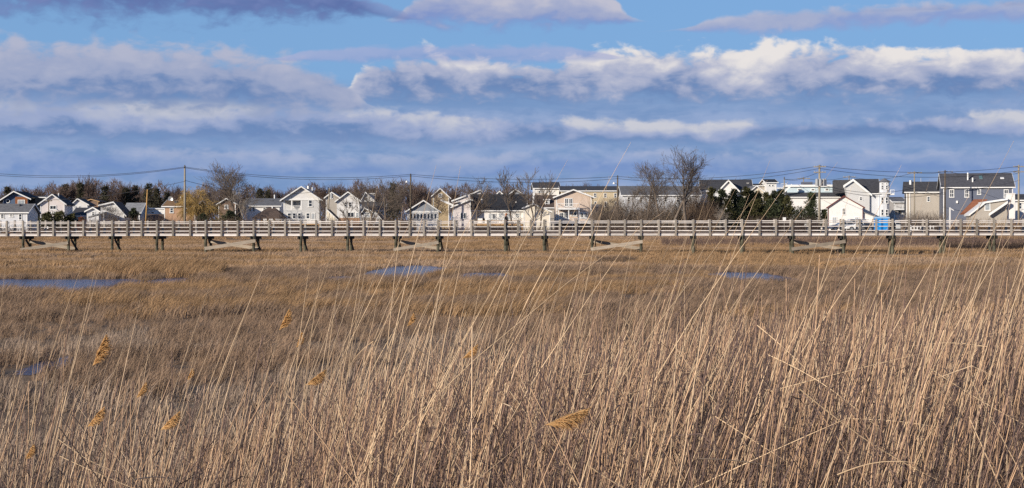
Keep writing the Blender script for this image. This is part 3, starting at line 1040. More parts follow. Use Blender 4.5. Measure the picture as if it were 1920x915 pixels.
    h.railing(1508, 1562, 341.5, 347.5, 5, DARKM, .2)
    h.part(MB().box(h.lx(1509), h.lx(1529), 5.5, 8, z1, h.lz(341, None, 5.5)), 'roof_cabin', S_SLATE)
    h.part(MB().slab([(h.lx(1465), -.8, h.lz(363)), (h.lx(1484), -.8, h.lz(345)), (h.lx(1484), 0, h.lz(345)), (h.lx(1465), 0, h.lz(363))], .35), 'rake_trim', TRIM)
    h = H('house', 'grey house with dark roof, front gable and octagonal corner turret', 236, 1603, 1648, -10)
    h.eave_front(362.8, 337.5, 10, S_LGREY, SH_DARK, ridge_d=5)
    h.part(MB().slab([(h.lx(1566), 4, h.lz(337.5, None, 5)), (h.lx(1604), 4, h.lz(337.5, None, 5)), (h.lx(1604), 9, h.lz(337.5, None, 5)), (h.lx(1566), 9, h.lz(337.5, None, 5))], 2.2), 'rear_roof', SH_DARK)
    xa, xb, xm = h.lx(1584), h.lx(1631), h.lx(1599)
    ze, zt = h.lz(362.5), h.lz(338)
    h.part(MB().prism_y([(h.lx(1603.5), -.3), (h.lx(1630), -.3), (h.lx(1630), ze), (xm, zt), (xa, h.lz(347))], -.5, 4), 'front_gable', S_GREY)
    for p, q in (((xa - .3, h.lz(348)), (xm, zt + .2)), ((xm, zt + .2), (xb + .3, ze - .2))):
        h.part(MB().slab([(p[0], -.95, p[1] + .03), (q[0], -.95, q[1] + .03), (q[0], -.8, q[1] + .03), (p[0], -.8, p[1] + .03)], .4), 'rake_trim', TRIM)
    m = MB()
    m.slab([(xm, -.8, zt + .2), (xb + .3, -.8, ze - .2), (xb + .3, 5, ze - .2), (xm, 5, zt + .2)], .2)
    h.part(m, 'gable_roof', SH_DARK)
    h.window(1610.5, 369, 1617, 376, d=-.5)
    # turret
    tx = h.lx(1658); tr = (h.lx(1668) - h.lx(1648)) / 2
    n = 8
    zt0 = h.lz(341.5)
    ring = [(tx + tr * math.cos(2 * math.pi * (i + .5) / n), -.2 + tr * math.sin(2 * math.pi * (i + .5) / n)) for i in range(n)]
    m = MB().add([(x, y, -.3) for x, y in ring] + [(x, y, zt0) for x, y in ring], [(i, (i + 1) % n, n + (i + 1) % n, n + i) for i in range(n)])
    tur = h.part(m, 'turret', S_LGREY)
    rg = [(tx + 1.35 * (x - tx), -.2 + 1.35 * (y + .2)) for x, y in ring]
    m = MB().add([(x, y, zt0) for x, y in rg] + [(tx, -.2, h.lz(334))], [(i, (i + 1) % n, n) for i in range(n)] + [tuple(range(n - 1, -1, -1))])
    h.part(m, 'turret_roof', SH_GREY, tur)
    ap = tr * math.cos(math.pi / 8)
    for (t_, b_) in ((342.5, 346.5), (347.8, 355), (370, 381.5), (392.5, 404)):
        for (pa, pb) in ((1651.2, 1655.8), (1659, 1664.5)):
            h.window(pa, t_, pb, b_, d=-.2 - ap, bars=1)
    h.part(MB().box(h.lx(1646.5), h.lx(1669.5), -.2 - tr - .1, -.2 + tr, h.lz(363.5), h.lz(361.8)), 'turret_band', TRIM, tur)
    h.deck(1668.5, 1676, 363.5, -1, 1.5, TRIM, False); h.railing(1668.5, 1676, 356, 363, -.95, None, .2, d0=1.4)
    h = H('barn', 'bright white gabled barn with dark red rakes and lean-to side', 224, 1552.5, 1618.5, -12, 'barn')
    RED = mat('dark red trim', (0.13, 0.035, 0.03), .6, .1, 3)
    h.gable_front(389, (1582.5, 368.8), 9, S_WHITE, TRIM, over=.3, trimm=RED)
    h.window(1579, 390, 1585.5, 403, GLASS, bars=3); h.door(1560, 406.5, 1569, 420, CURT); h.door(1602.5, 406.5, 1610.5, 420, CURT)
    m = MB().prism_y([(h.w + .01, -.3), (h.lx(1646), -.3), (h.lx(1646), h.lz(408)), (h.w + .01, h.lz(397.5))], .4, 6)
    h.part(m, 'lean_to_wall', S_WHITE)
    m = MB().slab([(h.w + .02, .1, h.lz(397)), (h.lx(1648), .1, h.lz(408)), (h.lx(1648), 6.3, h.lz(408)), (h.w + .02, 6.3, h.lz(397))], .12)
    h.part(m, 'lean_to_roof', SH_LIGHT)
    h.window(1624, 410.2, 1631, 413, d=.4, bars=0); h.window(1634, 410.2, 1640.5, 413, d=.4, bars=0)
    h = H('house', 'pale house with stacked white balconies behind the turret house', 262, 1676, 1697, 0)
    h.eave_front(379, 371, 7, S_STONE, SH_GREY)
    h.window(1683, 393, 1692, 402, GLASS, bars=0)
    h.railing(1676, 1697, 384, 391, -1.2, d0=0); h.deck(1676, 1697, 391.5, -1.2, 0, TRIM, False); h.railing(1674, 1697, 404, 411, -1.4, d0=0)
    h = H('house', 'taupe two storey house with dark roof and single small upper window', 236, 1699, 1766, -13.5)
    h.eave_front(360.3, 342.5, 8, S_TAUPE, SH_DARK, hip=0.01)
    h.window(1738, 368.5, 1744, 378)
    h.part(MB().box(h.lx(1705), h.lx(1706.6), -.12, -.04, -.3, h.lz(362)), 'downpipe', TRIM)
    h.pipe(1709, 338, 350, .3, METAL, 3); h.pipe(1729, 334, 344, .04, METAL, 4)
    h = H('house', 'big slate blue house with speckled grey roof and white framed windows', 226, 1768.5, 1899, -13)
    h.eave_front(351.3, 327, 9, S_SLATE, shingle('speckled grey', (0.085, 0.085, 0.095)))
    for a, b, t_, q in ((1780, 1789, 355, 370.3), (1808.5, 1817, 355, 370.3), (1832, 1839.3, 355, 365), (1882, 1891, 355, 370.3)):
        h.window(a, t_, b, q, bars=3)
    h.pipe(1817, 324, 334, .12, TRIM, 2.2); h.pipe(1825.5, 333.5, 339, .12, TRIM, 1.5)

    def on_roof(x0, x1, r0, r1, name, mt):
        d0 = h.rd * (351.3 - r1) / (351.3 - 327); d1 = h.rd * (351.3 - r0) / (351.3 - 327)
        zz0 = h.zl + (h.az - h.zl) * d0 / h.rd + .25; zz1 = h.zl + (h.az - h.zl) * d1 / h.rd + .25
        h.part(MB().slab([(h.lx(x0), d0, zz0), (h.lx(x1), d0, zz0), (h.lx(x1), d1, zz1), (h.lx(x0), d1, zz1)], .15), name, mt, h.roof)
    on_roof(1839, 1845.5, 332, 338, 'skylight', mat('skylight glass', (.12, .2, .2), .1, .1, 2, spec=.6))
    on_roof(1879, 1886, 336, 338.2, 'roof_vent', TRIM)
    on_roof(1848, 1852, 329.5, 331, 'roof_vent', DARKM)
    h.part(MB().box(h.lx(1792.5), h.lx(1796), -.25, -.02, h.lz(381), h.lz(376.5)), 'wall_box', TRIM)
    h = H('house', 'low grey house with staggered white sloping roof edges and rust roof', 206, 1820, 1888, -12)
    m = MB().prism_y([(h.lx(1820), -.3), (h.lx(1888), -.3), (h.lx(1888), h.lz(374)), (h.lx(1846), h.lz(380)), (h.lx(1820), h.lz(400))], 0, 6)
    h.part(m, 'wall', S_TAUPE)
    r = MB().slab([(h.lx(1816), -.4, h.lz(402)), (h.lx(1846), -.4, h.lz(379)), (h.lx(1846), 6.3, h.lz(379)), (h.lx(1816), 6.3, h.lz(402))], .25)
    r.slab([(h.lx(1844), -.38, h.lz(378.5)), (h.lx(1889), -.38, h.lz(372)), (h.lx(1889), 6.3, h.lz(372)), (h.lx(1844), 6.3, h.lz(378.5))], .25)
    h.roof = h.part(r, 'roof', TRIM)
    q = MB().slab([(h.lx(1853), -1.0, h.lz(400.5)), (h.lx(1888), -1.0, h.lz(377)), (h.lx(1888), -.42, h.lz(377)), (h.lx(1853), -.42, h.lz(400.5))], .35)
    h.part(q, 'stair_rail', TRIM)
    h.window(1846, 380, 1857, 395, CURT, d=-.02, bars=0)
    m = MB().prism_y([(h.lx(1808), h.lz(402)), (h.lx(1842), h.lz(402)), (h.lx(1862), h.lz(372.5)), (h.lx(1836), h.lz(372.5))], 6.4, 7)
    h.part(m, 'rear_roof', SH_RUST)
    h.chimney(1888, 1904, 364, 400, S_WHITE, .5)
    h = H('house', 'low white house with dark roof at the end of the row', 215, 1904, 1990, -15)
    h.eave_front(376, 366, 7, S_WHITE, SH_DARK)
    h.window(1910, 380, 1916, 392)
    h = H('house', 'grey house with charcoal roof beside the light grey cottage', 222, -125, -45, 6)
    h.gable_front(384, (-85, 362), 9, S_GREY, SH_BLACK)
    h.window(-100, 386, -92, 396); h.window(-78, 386, -70, 396)


build_houses()


# ------------------------------------------------------------------ trees
def grow(seed, height, spread, levels=4, trunk_r=.18, up=.35, first=.25, kids=(7, 6, 5, 4), ang=(.55, .8), twig=.012, droop=0.0, wig=.12, lean=0.0):
    """bare tree: returns (trunk segments, crown segments); a segment is (p0, p1, r0, r1)"""
    g = random.Random(seed)
    trunk, crown = [], []

    def limb(p, d, ln, r, lev, bag):
        n = 5 if lev == 0 else (4 if lev < 3 else 3)
        pts = [(p.copy(), r)]
        q, dd = p.copy(), d.copy()
        for i in range(n):
            dd = (dd + Vector((g.uniform(-wig, wig), g.uniform(-wig, wig), g.uniform(-wig, wig) + (up * .25 if lev and not droop else 0) - droop * lev * .12))).normalized()
            q = q + dd * (ln / n)
            pts.append((q.copy(), max(twig, r * (1 - .72 * (i + 1) / n))))
        for (a, ra), (b, rb) in zip(pts[:-1], pts[1:]):
            bag.append((a, b, ra, rb))
        if lev < levels:
            k = kids[min(lev, len(kids) - 1)]
            for j in range(k):
                t = first + (1 - first) * (j + g.random()) / k if lev == 0 else .2 + .8 * (j + g.random()) / k
                t = min(.999, t) * n
                i = int(t)
                a, b = pts[i], pts[min(n, i + 1)]
                f = t - i
                o = a[0].lerp(b[0], f)
                ax = (b[0] - a[0]).normalized()
                th = g.uniform(*ang) * (1.15 if lev == 0 and j < k / 2 else 1)
                ph = g.uniform(0, 2 * math.pi)
                e1 = ax.orthogonal().normalized(); e2 = ax.cross(e1)
                nd = (ax * math.cos(th) + (e1 * math.cos(ph) + e2 * math.sin(ph)) * math.sin(th)).normalized()
                nd = (nd + Vector((0, 0, up * .4))).normalized()
                rr = max(twig, (a[1] * (1 - f) + b[1] * f) * g.uniform(.45, .62))
                l2 = spread * g.uniform(.75, 1.15) * (.62 ** lev) * (1.15 - .45 * (t / n) if lev == 0 else 1)
                limb(o, nd, l2, rr, lev + 1, crown)
    limb(Vector((0, 0, -.2)), Vector((lean, 0, 1)).normalized(), height * .92, trunk_r, 0, trunk)
    return trunk, crown


def seg_mesh(name, segs, n=3):
    P = np.array([[s[0], s[1]] for s in segs], float).reshape(-1, 2, 3)
    Rr = np.array([[s[2], s[3]] for s in segs], float)
    v, q = strands(P, Rr, n)
    return np_mesh(name, v, quads=q)


def tree_proto(name, seed, m_trunk, m_crown, label, cat='tree', group=None, **kw):
    t, c = grow(seed, **kw)
    root = empty(name)
    tag(root, label, cat, group)
    link_mesh('trunk', seg_mesh('trunk', t, 7), m_trunk, root)
    link_mesh('crown', seg_mesh('crown', c, 3), m_crown, root)
    return root


def place(root, px, Y, z=None, s=1.0, rz=None, top=None, h=None):
    x = PX(px, Y)
    g = float(gz(x, np.float64(Y))) if z is None else z
    if top is not None:
        s = (PZ(top, Y) - g) / h
    root.location = (x, Y, g)
    root.scale = (s, s, s)
    root.rotation_euler = (0, 0, rnd.uniform(0, 6.28) if rz is None else rz)
    return root


def zmax(root):
    return max(v.co.z for ch in root.children for v in ch.data.vertices)


def build_trees():
    # singular bare trees, each where it stands
    def one(px, Y, top, seed, label, name='bare_tree', mt=BARK, mc=BARK, spread_k=1.35, **kw):
        r = tree_proto(name, seed, mt, mc, label, **kw)
        o = place(r, px, Y, top=top, h=zmax(r), rz=0)
        o.scale = (o.scale[0] * spread_k, o.scale[1] * spread_k, o.scale[2])
        return o
    full = dict(height=10, spread=4.4, levels=4, trunk_r=.24, up=.30, first=.3, kids=(16, 6, 5, 3), ang=(.55, .8), twig=.017, wig=.08)
    one(440, 228, 297, 3, 'big full crowned bare tree standing alone beside brown gabled house', **full)
    tall = dict(height=11, spread=3.2, levels=4, trunk_r=.24, up=.24, first=.42, kids=(10, 5, 4, 3), ang=(.4, .8), twig=.0135, wig=.13)
    one(1288, 192, 271, 21, 'tallest bare tree with spreading top beside the junipers', **tall)
    one(1260, 194, 280, 22, 'tall straight bare tree next to the tallest one', **tall)
    one(1238, 197, 298, 23, 'leaning bare tree with forked crown before white building', lean=-.12, **tall)
    one(1210, 199, 299, 24, 'slender bare tree nearest the brown street pole', **tall)
    slim = dict(height=8, spread=2.4, levels=3, trunk_r=.12, up=.35, first=.3, kids=(9, 5, 4), ang=(.35, .7), twig=.018)
    one(962, 203, 311, 31, 'thin upright bare tree growing before long charcoal roof', **slim)
    one(1004, 199, 312, 32, 'dead twin trunked tree standing before the cream garage', lean=-.05, **slim)
    one(1011, 199.5, 318, 33, 'second stem of dead tree, leaning before the cream garage', lean=.12, **slim)
    wide = dict(height=8, spread=3.2, levels=4, trunk_r=.15, up=.2, first=.25, kids=(9, 5, 4, 3), ang=(.5, .9), twig=.016)
    one(893, 206, 329, 41, 'bare tree with bushy top before the white and charcoal houses', **wide)
    one(652, 208, 365, 42, 'small bare tree before white house with paired windows', **slim)
    one(683, 207, 352, 43, 'bare tree beside little sun porch', **slim)
    one(700, 206, 333, 44, 'taller bare tree between sun porch and leaning trunk', **wide)
    one(722, 205, 330, 45, 'thick trunked bare tree leaning beside the garden shed', lean=.1, **{**wide, 'trunk_r': .26})
    one(598, 212, 368, 46, 'thin bare tree against corner of large grey gabled house', **slim)
    one(458, 214, 352, 47, 'pale barked thin tree beside long white house', mt=BARK_PALE, mc=BARK_PALE, **slim)
    one(1350, 190, 380, 48, 'small pale many branched tree before the junipers', mt=BARK_PALE, mc=BARK_PALE, **{**wide, 'first': .08})
    one(1092, 285, 338, 49, 'round crowned twiggy tree behind pale yellow apartment block', mc=BARK_RED, **{**full, 'kids': (16, 7, 5, 4)})
    one(215, 204, 378, 50, 'sprawling pale bare shrub tree before pale house with steep roof', mt=BARK_PALE, mc=BARK, **{**wide, 'first': .05, 'kids': (14, 6, 4, 3)})
    one(1136, 200, 368, 51, 'crooked dark bare tree beside the brown street pole', **{**wide, 'wig': .28})
    one(812, 216, 345, 52, 'bare tree rising behind grey cottage with windowed porch', mc=BARK_RED, **wide)
    one(748, 230, 335, 53, 'dark bare tree next to pole at grey cottage', **wide)
    one(1180, 200, 345, 54, 'thin bare tree against grey roofed long building', **slim)
    one(1225, 201, 350, 55, 'low bare tree between the slender and the leaning tall trees', **wide)
    one(1273, 199, 352, 56, 'short bushy bare tree between the two tallest trees', **wide)
    one(1308, 198, 345, 57, 'bare tree at the edge of the tall brown brush', mc=BARK_RED, **wide)
    # willow
    r = tree_proto('willow_tree', 61, BARK, BARK_WILLOW, 'yellow twigged weeping willow with dark leaning trunk', height=7, spread=3.6, levels=4,
                   trunk_r=.32, up=.2, first=.3, kids=(12, 8, 7, 5), ang=(.5, 1.0), twig=.018, droop=.8, lean=-.3, wig=.18)
    place(r, 388, 214, top=338, h=zmax(r), rz=0)
    # wood behind the houses: separate trees sharing a few shapes
    protos = []
    for k in range(6):
        protos.append(tree_proto('wood_tree', 100 + k, BARK_RED, BARK_RED, 'bare reddish brown tree in the wood behind the houses', group='trees of the wood behind the houses',
                                 height=9, spread=4.0, levels=3, trunk_r=.2, up=.55, first=.2, kids=(13, 8, 6), ang=(.45, .9), twig=.035))
    hs = [zmax(p) for p in protos]
    i = 0
    tops = [(-120, 352), (0, 352), (60, 343), (110, 342), (160, 326), (215, 335), (300, 343), (480, 346), (560, 344), (600, 341), (690, 338), (760, 336), (900, 344), (1000, 352), (1100, 346), (1180, 352), (1320, 345), (1400, 340)]
    tx = [a for a, b in tops]; ty = [b for a, b in tops]
    for px in np.arange(-110, 1180, 15.5):
        Y = rnd.uniform(300, 372)
        p = px + rnd.uniform(-7, 7)
        top = float(np.interp(p, tx, ty)) + rnd.uniform(-2, 13)
        k = rnd.randrange(6)
        o = protos[k] if i < 0 else copy_tree(protos[k])
        place(o, p, Y, top=top, h=hs[k])
        i += 1
    for k, px in enumerate((162, 1335, 1372, 1385, 640, 770)):
        top = (324, 333, 332, 333, 338, 334)[k]
        place(protos[k], px, (300, 290, 292, 296, 300, 300)[k], top=top, h=hs[k])
    # the wood as one far mass
    n = 30000
    Y = rng.uniform(375, 440, n)
    px = rng.uniform(-260, 1230, n)
    top = np.interp(px, tx, ty) + 5
    zt = CZ + (HY - top) / F * Y
    z = GROUND_BANK + (zt - GROUND_BANK) * rng.random(n) ** .8 * (0.88 + .16 * np.sin(px * .11) * np.sin(px * .043 + 1))
    p0 = np.stack([(px - CX) / F * Y, Y, z], -1)
    d = np.stack([rng.normal(0, .6, n), rng.normal(0, .6, n), rng.uniform(.2, 1.6, n)], -1)
    P = np.stack([p0, p0 + d], 1)
    v, q = strands(P, np.stack([np.full(n, .075), np.full(n, .03)], -1), 3)
    o = link_mesh('woodland', np_mesh('woodland', v, quads=q), BARK_RED)
    tag(o, 'far brown wood of bare twigs beyond the houses', 'woodland', kind='stuff')


build_trees()


def needle_crown(name, seed, h, r, n, shape, size, m, parent):
    g = np.random.default_rng(seed + 500)
    nc = 34 if shape != 'ball' else 22
    t = (np.arange(nc) + g.random(nc)) / nc
    if shape == 'cone':
        env = r * (1 - t) ** .7 * g.uniform(.55, 1.15, nc) + .12
        z = h * (.10 + .88 * t)
    elif shape == 'column':
        env = r * np.sqrt(np.clip(1 - (1.45 * t - .5) ** 2, .04, 1)) * g.uniform(.55, 1.15, nc)
        z = h * (.05 + .92 * t)
    else:
        env = r * np.sqrt(np.clip(1 - (1.5 * t - .5) ** 2, .1, 1)) * g.uniform(.6, 1.1, nc)
        z = h * (.08 + .84 * t)
    a = g.random(nc) * 2 * np.pi
    rc = env * g.uniform(.25, .8, nc)
    C = np.stack([rc * np.cos(a), rc * np.sin(a), z], -1)
    cs = np.maximum(.16 * h / 3, env * .48)
    k = g.integers(0, nc, n)
    off = g.normal(0, .5, (n, 3)) * cs[k][:, None] * np.array([1, 1, .62])
    c = C[k] + off
    c[:, 2] = np.clip(c[:, 2], .05, h * 1.03)
    out = off / (np.linalg.norm(off, axis=1, keepdims=True) + 1e-6) + np.array([0, 0, .35])
    d1 = out + g.normal(0, .45, (n, 3)); d1 /= np.linalg.norm(d1, axis=1, keepdims=True)
    d2 = g.normal(0, 1, (n, 3)); d2 -= (d2 * d1).sum(1, keepdims=True) * d1; d2 /= np.linalg.norm(d2, axis=1, keepdims=True)
    s = size * g.uniform(.5, 1.3, (n, 1))
    v = np.stack([c - d2 * s * .3, c + d2 * s * .3, c + d1 * s], 1).reshape(-1, 3)
    return link_mesh('crown', np_mesh('crown', v, tris=np.arange(3 * n).reshape(n, 3)), m, parent)


def evergreen(name, px, Y, top, wpx, label, shape='cone', m=None, seed=0, n=3200, cat='tree', group=None, base=None):
    g0 = float(gz(0, np.float64(Y)))
    h = PZ(top, Y) - g0
    r = wpx * (1.0 if shape == 'cone' else (.86 if 'juniper' in name else .68)) / F * Y
    root = empty(name, (PX(px, Y), Y, g0 - .05))
    tag(root, label, cat, group)
    MB().tube((0, 0, 0), (0, 0, h * .7), .05 + h * .015, .03, 7).build('trunk', BARK, root)
    needle_crown('crown', seed, h, r, n, shape, .16 + .022 * h, m or NEEDLE, root)


def build_evergreens():
    PINE = mat('brownish pine needles', (0.052, 0.048, 0.028), .9, .45, .8, obj_var=.25)
    g = 'pines in the wood behind the houses'
    for k, (px, top, w, lab) in enumerate(((197, 348, 26, 'broad dark pine behind pale house with steep dark roof'), (236, 351, 22, 'dark pine behind house with pale grey roof'),
                                           (253, 347, 28, 'widest dark pine between pale grey roof and yellow timber post'), (279, 344, 26, 'tall dark pine beside the yellow timber post'),
                                           (294, 353, 22, 'lower dark pine behind white mobile home'), (122, 345, 16, 'thin pine behind warm white gabled house'),
                                           (150, 343, 16, 'thin pine behind small white house with two windows'), (487, 353, 24, 'dark pine behind long white house'),
                                           (503, 357, 18, 'small pine at chimney end of long white house'), (737, 342, 18, 'pointed cedar beside the dark street light pole'),
                                           (314, 361, 18, 'small pine behind tan shingled house'), (14, 350, 12, 'small pine behind dark blue house'))):
        evergreen('pine_tree', px, 296 + (k % 3) * 4, top, w, lab, m=PINE, seed=k, group=g, n=2200)
    g = 'junipers in a row'
    nth = ['first', 'second', 'third', 'fourth', 'fifth', 'sixth', 'seventh', 'eighth', 'ninth']
    for k, (px, top, w) in enumerate(((1334, 351, 15), (1353, 353, 19), (1378, 354, 20), (1399, 350, 18), (1411, 358, 17), (1424, 357, 20), (1438, 361, 20), (1452, 357, 18), (1464, 354, 16))):
        evergreen('juniper_tree', px, 200 + (k % 2) * 3, top, w, nth[k] + ' juniper in the row, counted from the tall brown brush', 'column', NEEDLE if k % 3 else NEEDLE2, 40 + k, 3000, group=g)
    for k, (px, top, w, lab) in enumerate(((1343, 372, 22, 'low scrubby evergreen filling between first and second juniper'), (1366, 366, 24, 'scrubby evergreen between second and third juniper'),
                                           (1389, 368, 24, 'scrubby evergreen between third and fourth juniper'), (1418, 372, 26, 'scrubby evergreen before the sixth juniper'),
                                           (1446, 372, 28, 'scrubby evergreen before the eighth juniper'), (1474, 366, 24, 'scrubby evergreen between ninth juniper and broad bush'),
                                           (1404, 384, 30, 'low spreading evergreen scrub below the fifth juniper'), (1432, 388, 30, 'low spreading evergreen scrub below the seventh juniper'))):
        evergreen('evergreen_scrub', px, 197 + k * .3, top, w, lab, 'column', NEEDLE2 if k % 2 else NEEDLE, 140 + k, 2600, 'bush')
    for k, (px, top, w, lab) in enumerate(((1480, 385, 50, 'broad dark green bush beside the tall transformer pole'), (1512, 388, 44, 'rounded dark green bush left of the white barn'),
                                           (1522, 360, 24, 'dark green cedar against the pale blue clerestory house'), (1546, 392, 14, 'small dark evergreen behind the barn corner'))):
        evergreen('evergreen_bush', px, 228 + k, top, w, lab, 'column', NEEDLE, 60 + k, 3600, 'bush')
    for k, (px, top, w, lab) in enumerate(((88, 396, 30, 'dark olive bush below warm white gabled house'), (112, 394, 30, 'taller olive bush below balcony of warm white house'),
                                           (134, 399, 26, 'lower olive bush beside dark grey bungalow roof'), (432, 393, 36, 'dark green bush beneath the big bare tree'),
                                           (251, 387, 17, 'small round green bush on stem before pale grey roof'), (378, 399, 22, 'green bush at foot of the willow'))):
        evergreen('bush', px, 203 + k, top, w, lab, 'ball', NEEDLE2 if k < 3 else NEEDLE, 80 + k, 3000, 'bush')
    evergreen('rust_bush', 154, 203, 405, 16, 'small rust brown leafy bush', 'ball', mat('rust leaves', (.2, .075, .04), .9, .3, 1), 91, 1500, 'bush')


build_evergreens()


def build_thickets():
    def thicket(px0, px1, Y0, Y1, h, n, m, label, name='thicket', zb=None, lean=.2, r=.018):
        g = np.random.default_rng(int(px0) + n)
        px = g.uniform(px0, px1, n); Y = g.uniform(Y0, Y1, n)
        X = (px - CX) / F * Y
        z0 = gz(X, Y)
        hh = h * g.uniform(.35, 1, n) * (.75 + .25 * np.sin(px * .13 + Y))
        K = 4
        t = np.linspace(0, 1, K)
        lx = g.normal(.05, lean, n) * hh; ly = g.normal(0, lean, n) * hh
        P = np.stack([X[:, None] + lx[:, None] * t ** 1.5, Y[:, None] + ly[:, None] * t ** 1.5, z0[:, None] + hh[:, None] * t], -1)
        P[:, 1:-1, :2] += g.normal(0, .05, (n, K - 2, 2)) * hh[:, None, None]
        v, q = strands(P, np.broadcast_to(r * (1.15 - .8 * t), (n, K)), 3)
        o = link_mesh(name, np_mesh(name, v, quads=q), m)
        tag(o, label, 'thicket', kind='stuff')
    brown = mat('brown brush', (.15, .105, .075), .95, .3, .5)
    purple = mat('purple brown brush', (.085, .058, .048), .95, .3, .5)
    thicket(-160, 1500, 180, 197, 1.45, 7500, purple, 'low brown brush along the bank behind the boardwalk')
    thicket(1722, 2100, 180, 197, 1.3, 2200, purple, 'low brown brush on the bank before the slate blue house')
    thicket(150, 560, 198, 206, 2.6, 3500, brown, 'brown leafless brush before the tan and white houses')
    thicket(600, 780, 199, 207, 2.6, 2500, brown, 'tangled brown brush around the bare trees')
    thicket(1110, 1330, 196, 204, 5.4, 6500, mat('pale brush', (.2, .155, .12), .95, .3, .5), 'tangled pale brush beneath the tall bare trees')
    thicket(1285, 1345, 193, 199, 5.2, 3600, brown, 'tall dense brown brush left of the junipers', lean=.14)
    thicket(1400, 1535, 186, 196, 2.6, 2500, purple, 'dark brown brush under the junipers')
    thicket(1690, 1770, 198, 206, 3.2, 2200, mat('grey brush', (.2, .16, .13), .95, .3, .5), 'pale leafless brush before the taupe house')
    thicket(1780, 2080, 196, 203, 2.2, 2500, mat('tan dune grass', (.30, .19, .10), .95, .3, .5), 'tan dune grass before low grey house', lean=.35)
    thicket(1240, 2080, 132, 165, .95, 9000, mat('tan purple brush', (.15, .10, .082), .95, .3, .5), 'purple brown shrubby grass behind the boardwalk on the far marsh', lean=.3, r=.014)
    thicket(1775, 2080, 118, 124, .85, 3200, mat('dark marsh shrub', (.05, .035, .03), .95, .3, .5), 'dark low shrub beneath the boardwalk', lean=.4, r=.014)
    thicket(1120, 1190, 84, 90, .40, 900, brown, 'brown mound of wrack and grass on the marsh', lean=.6, r=.01)


build_thickets()


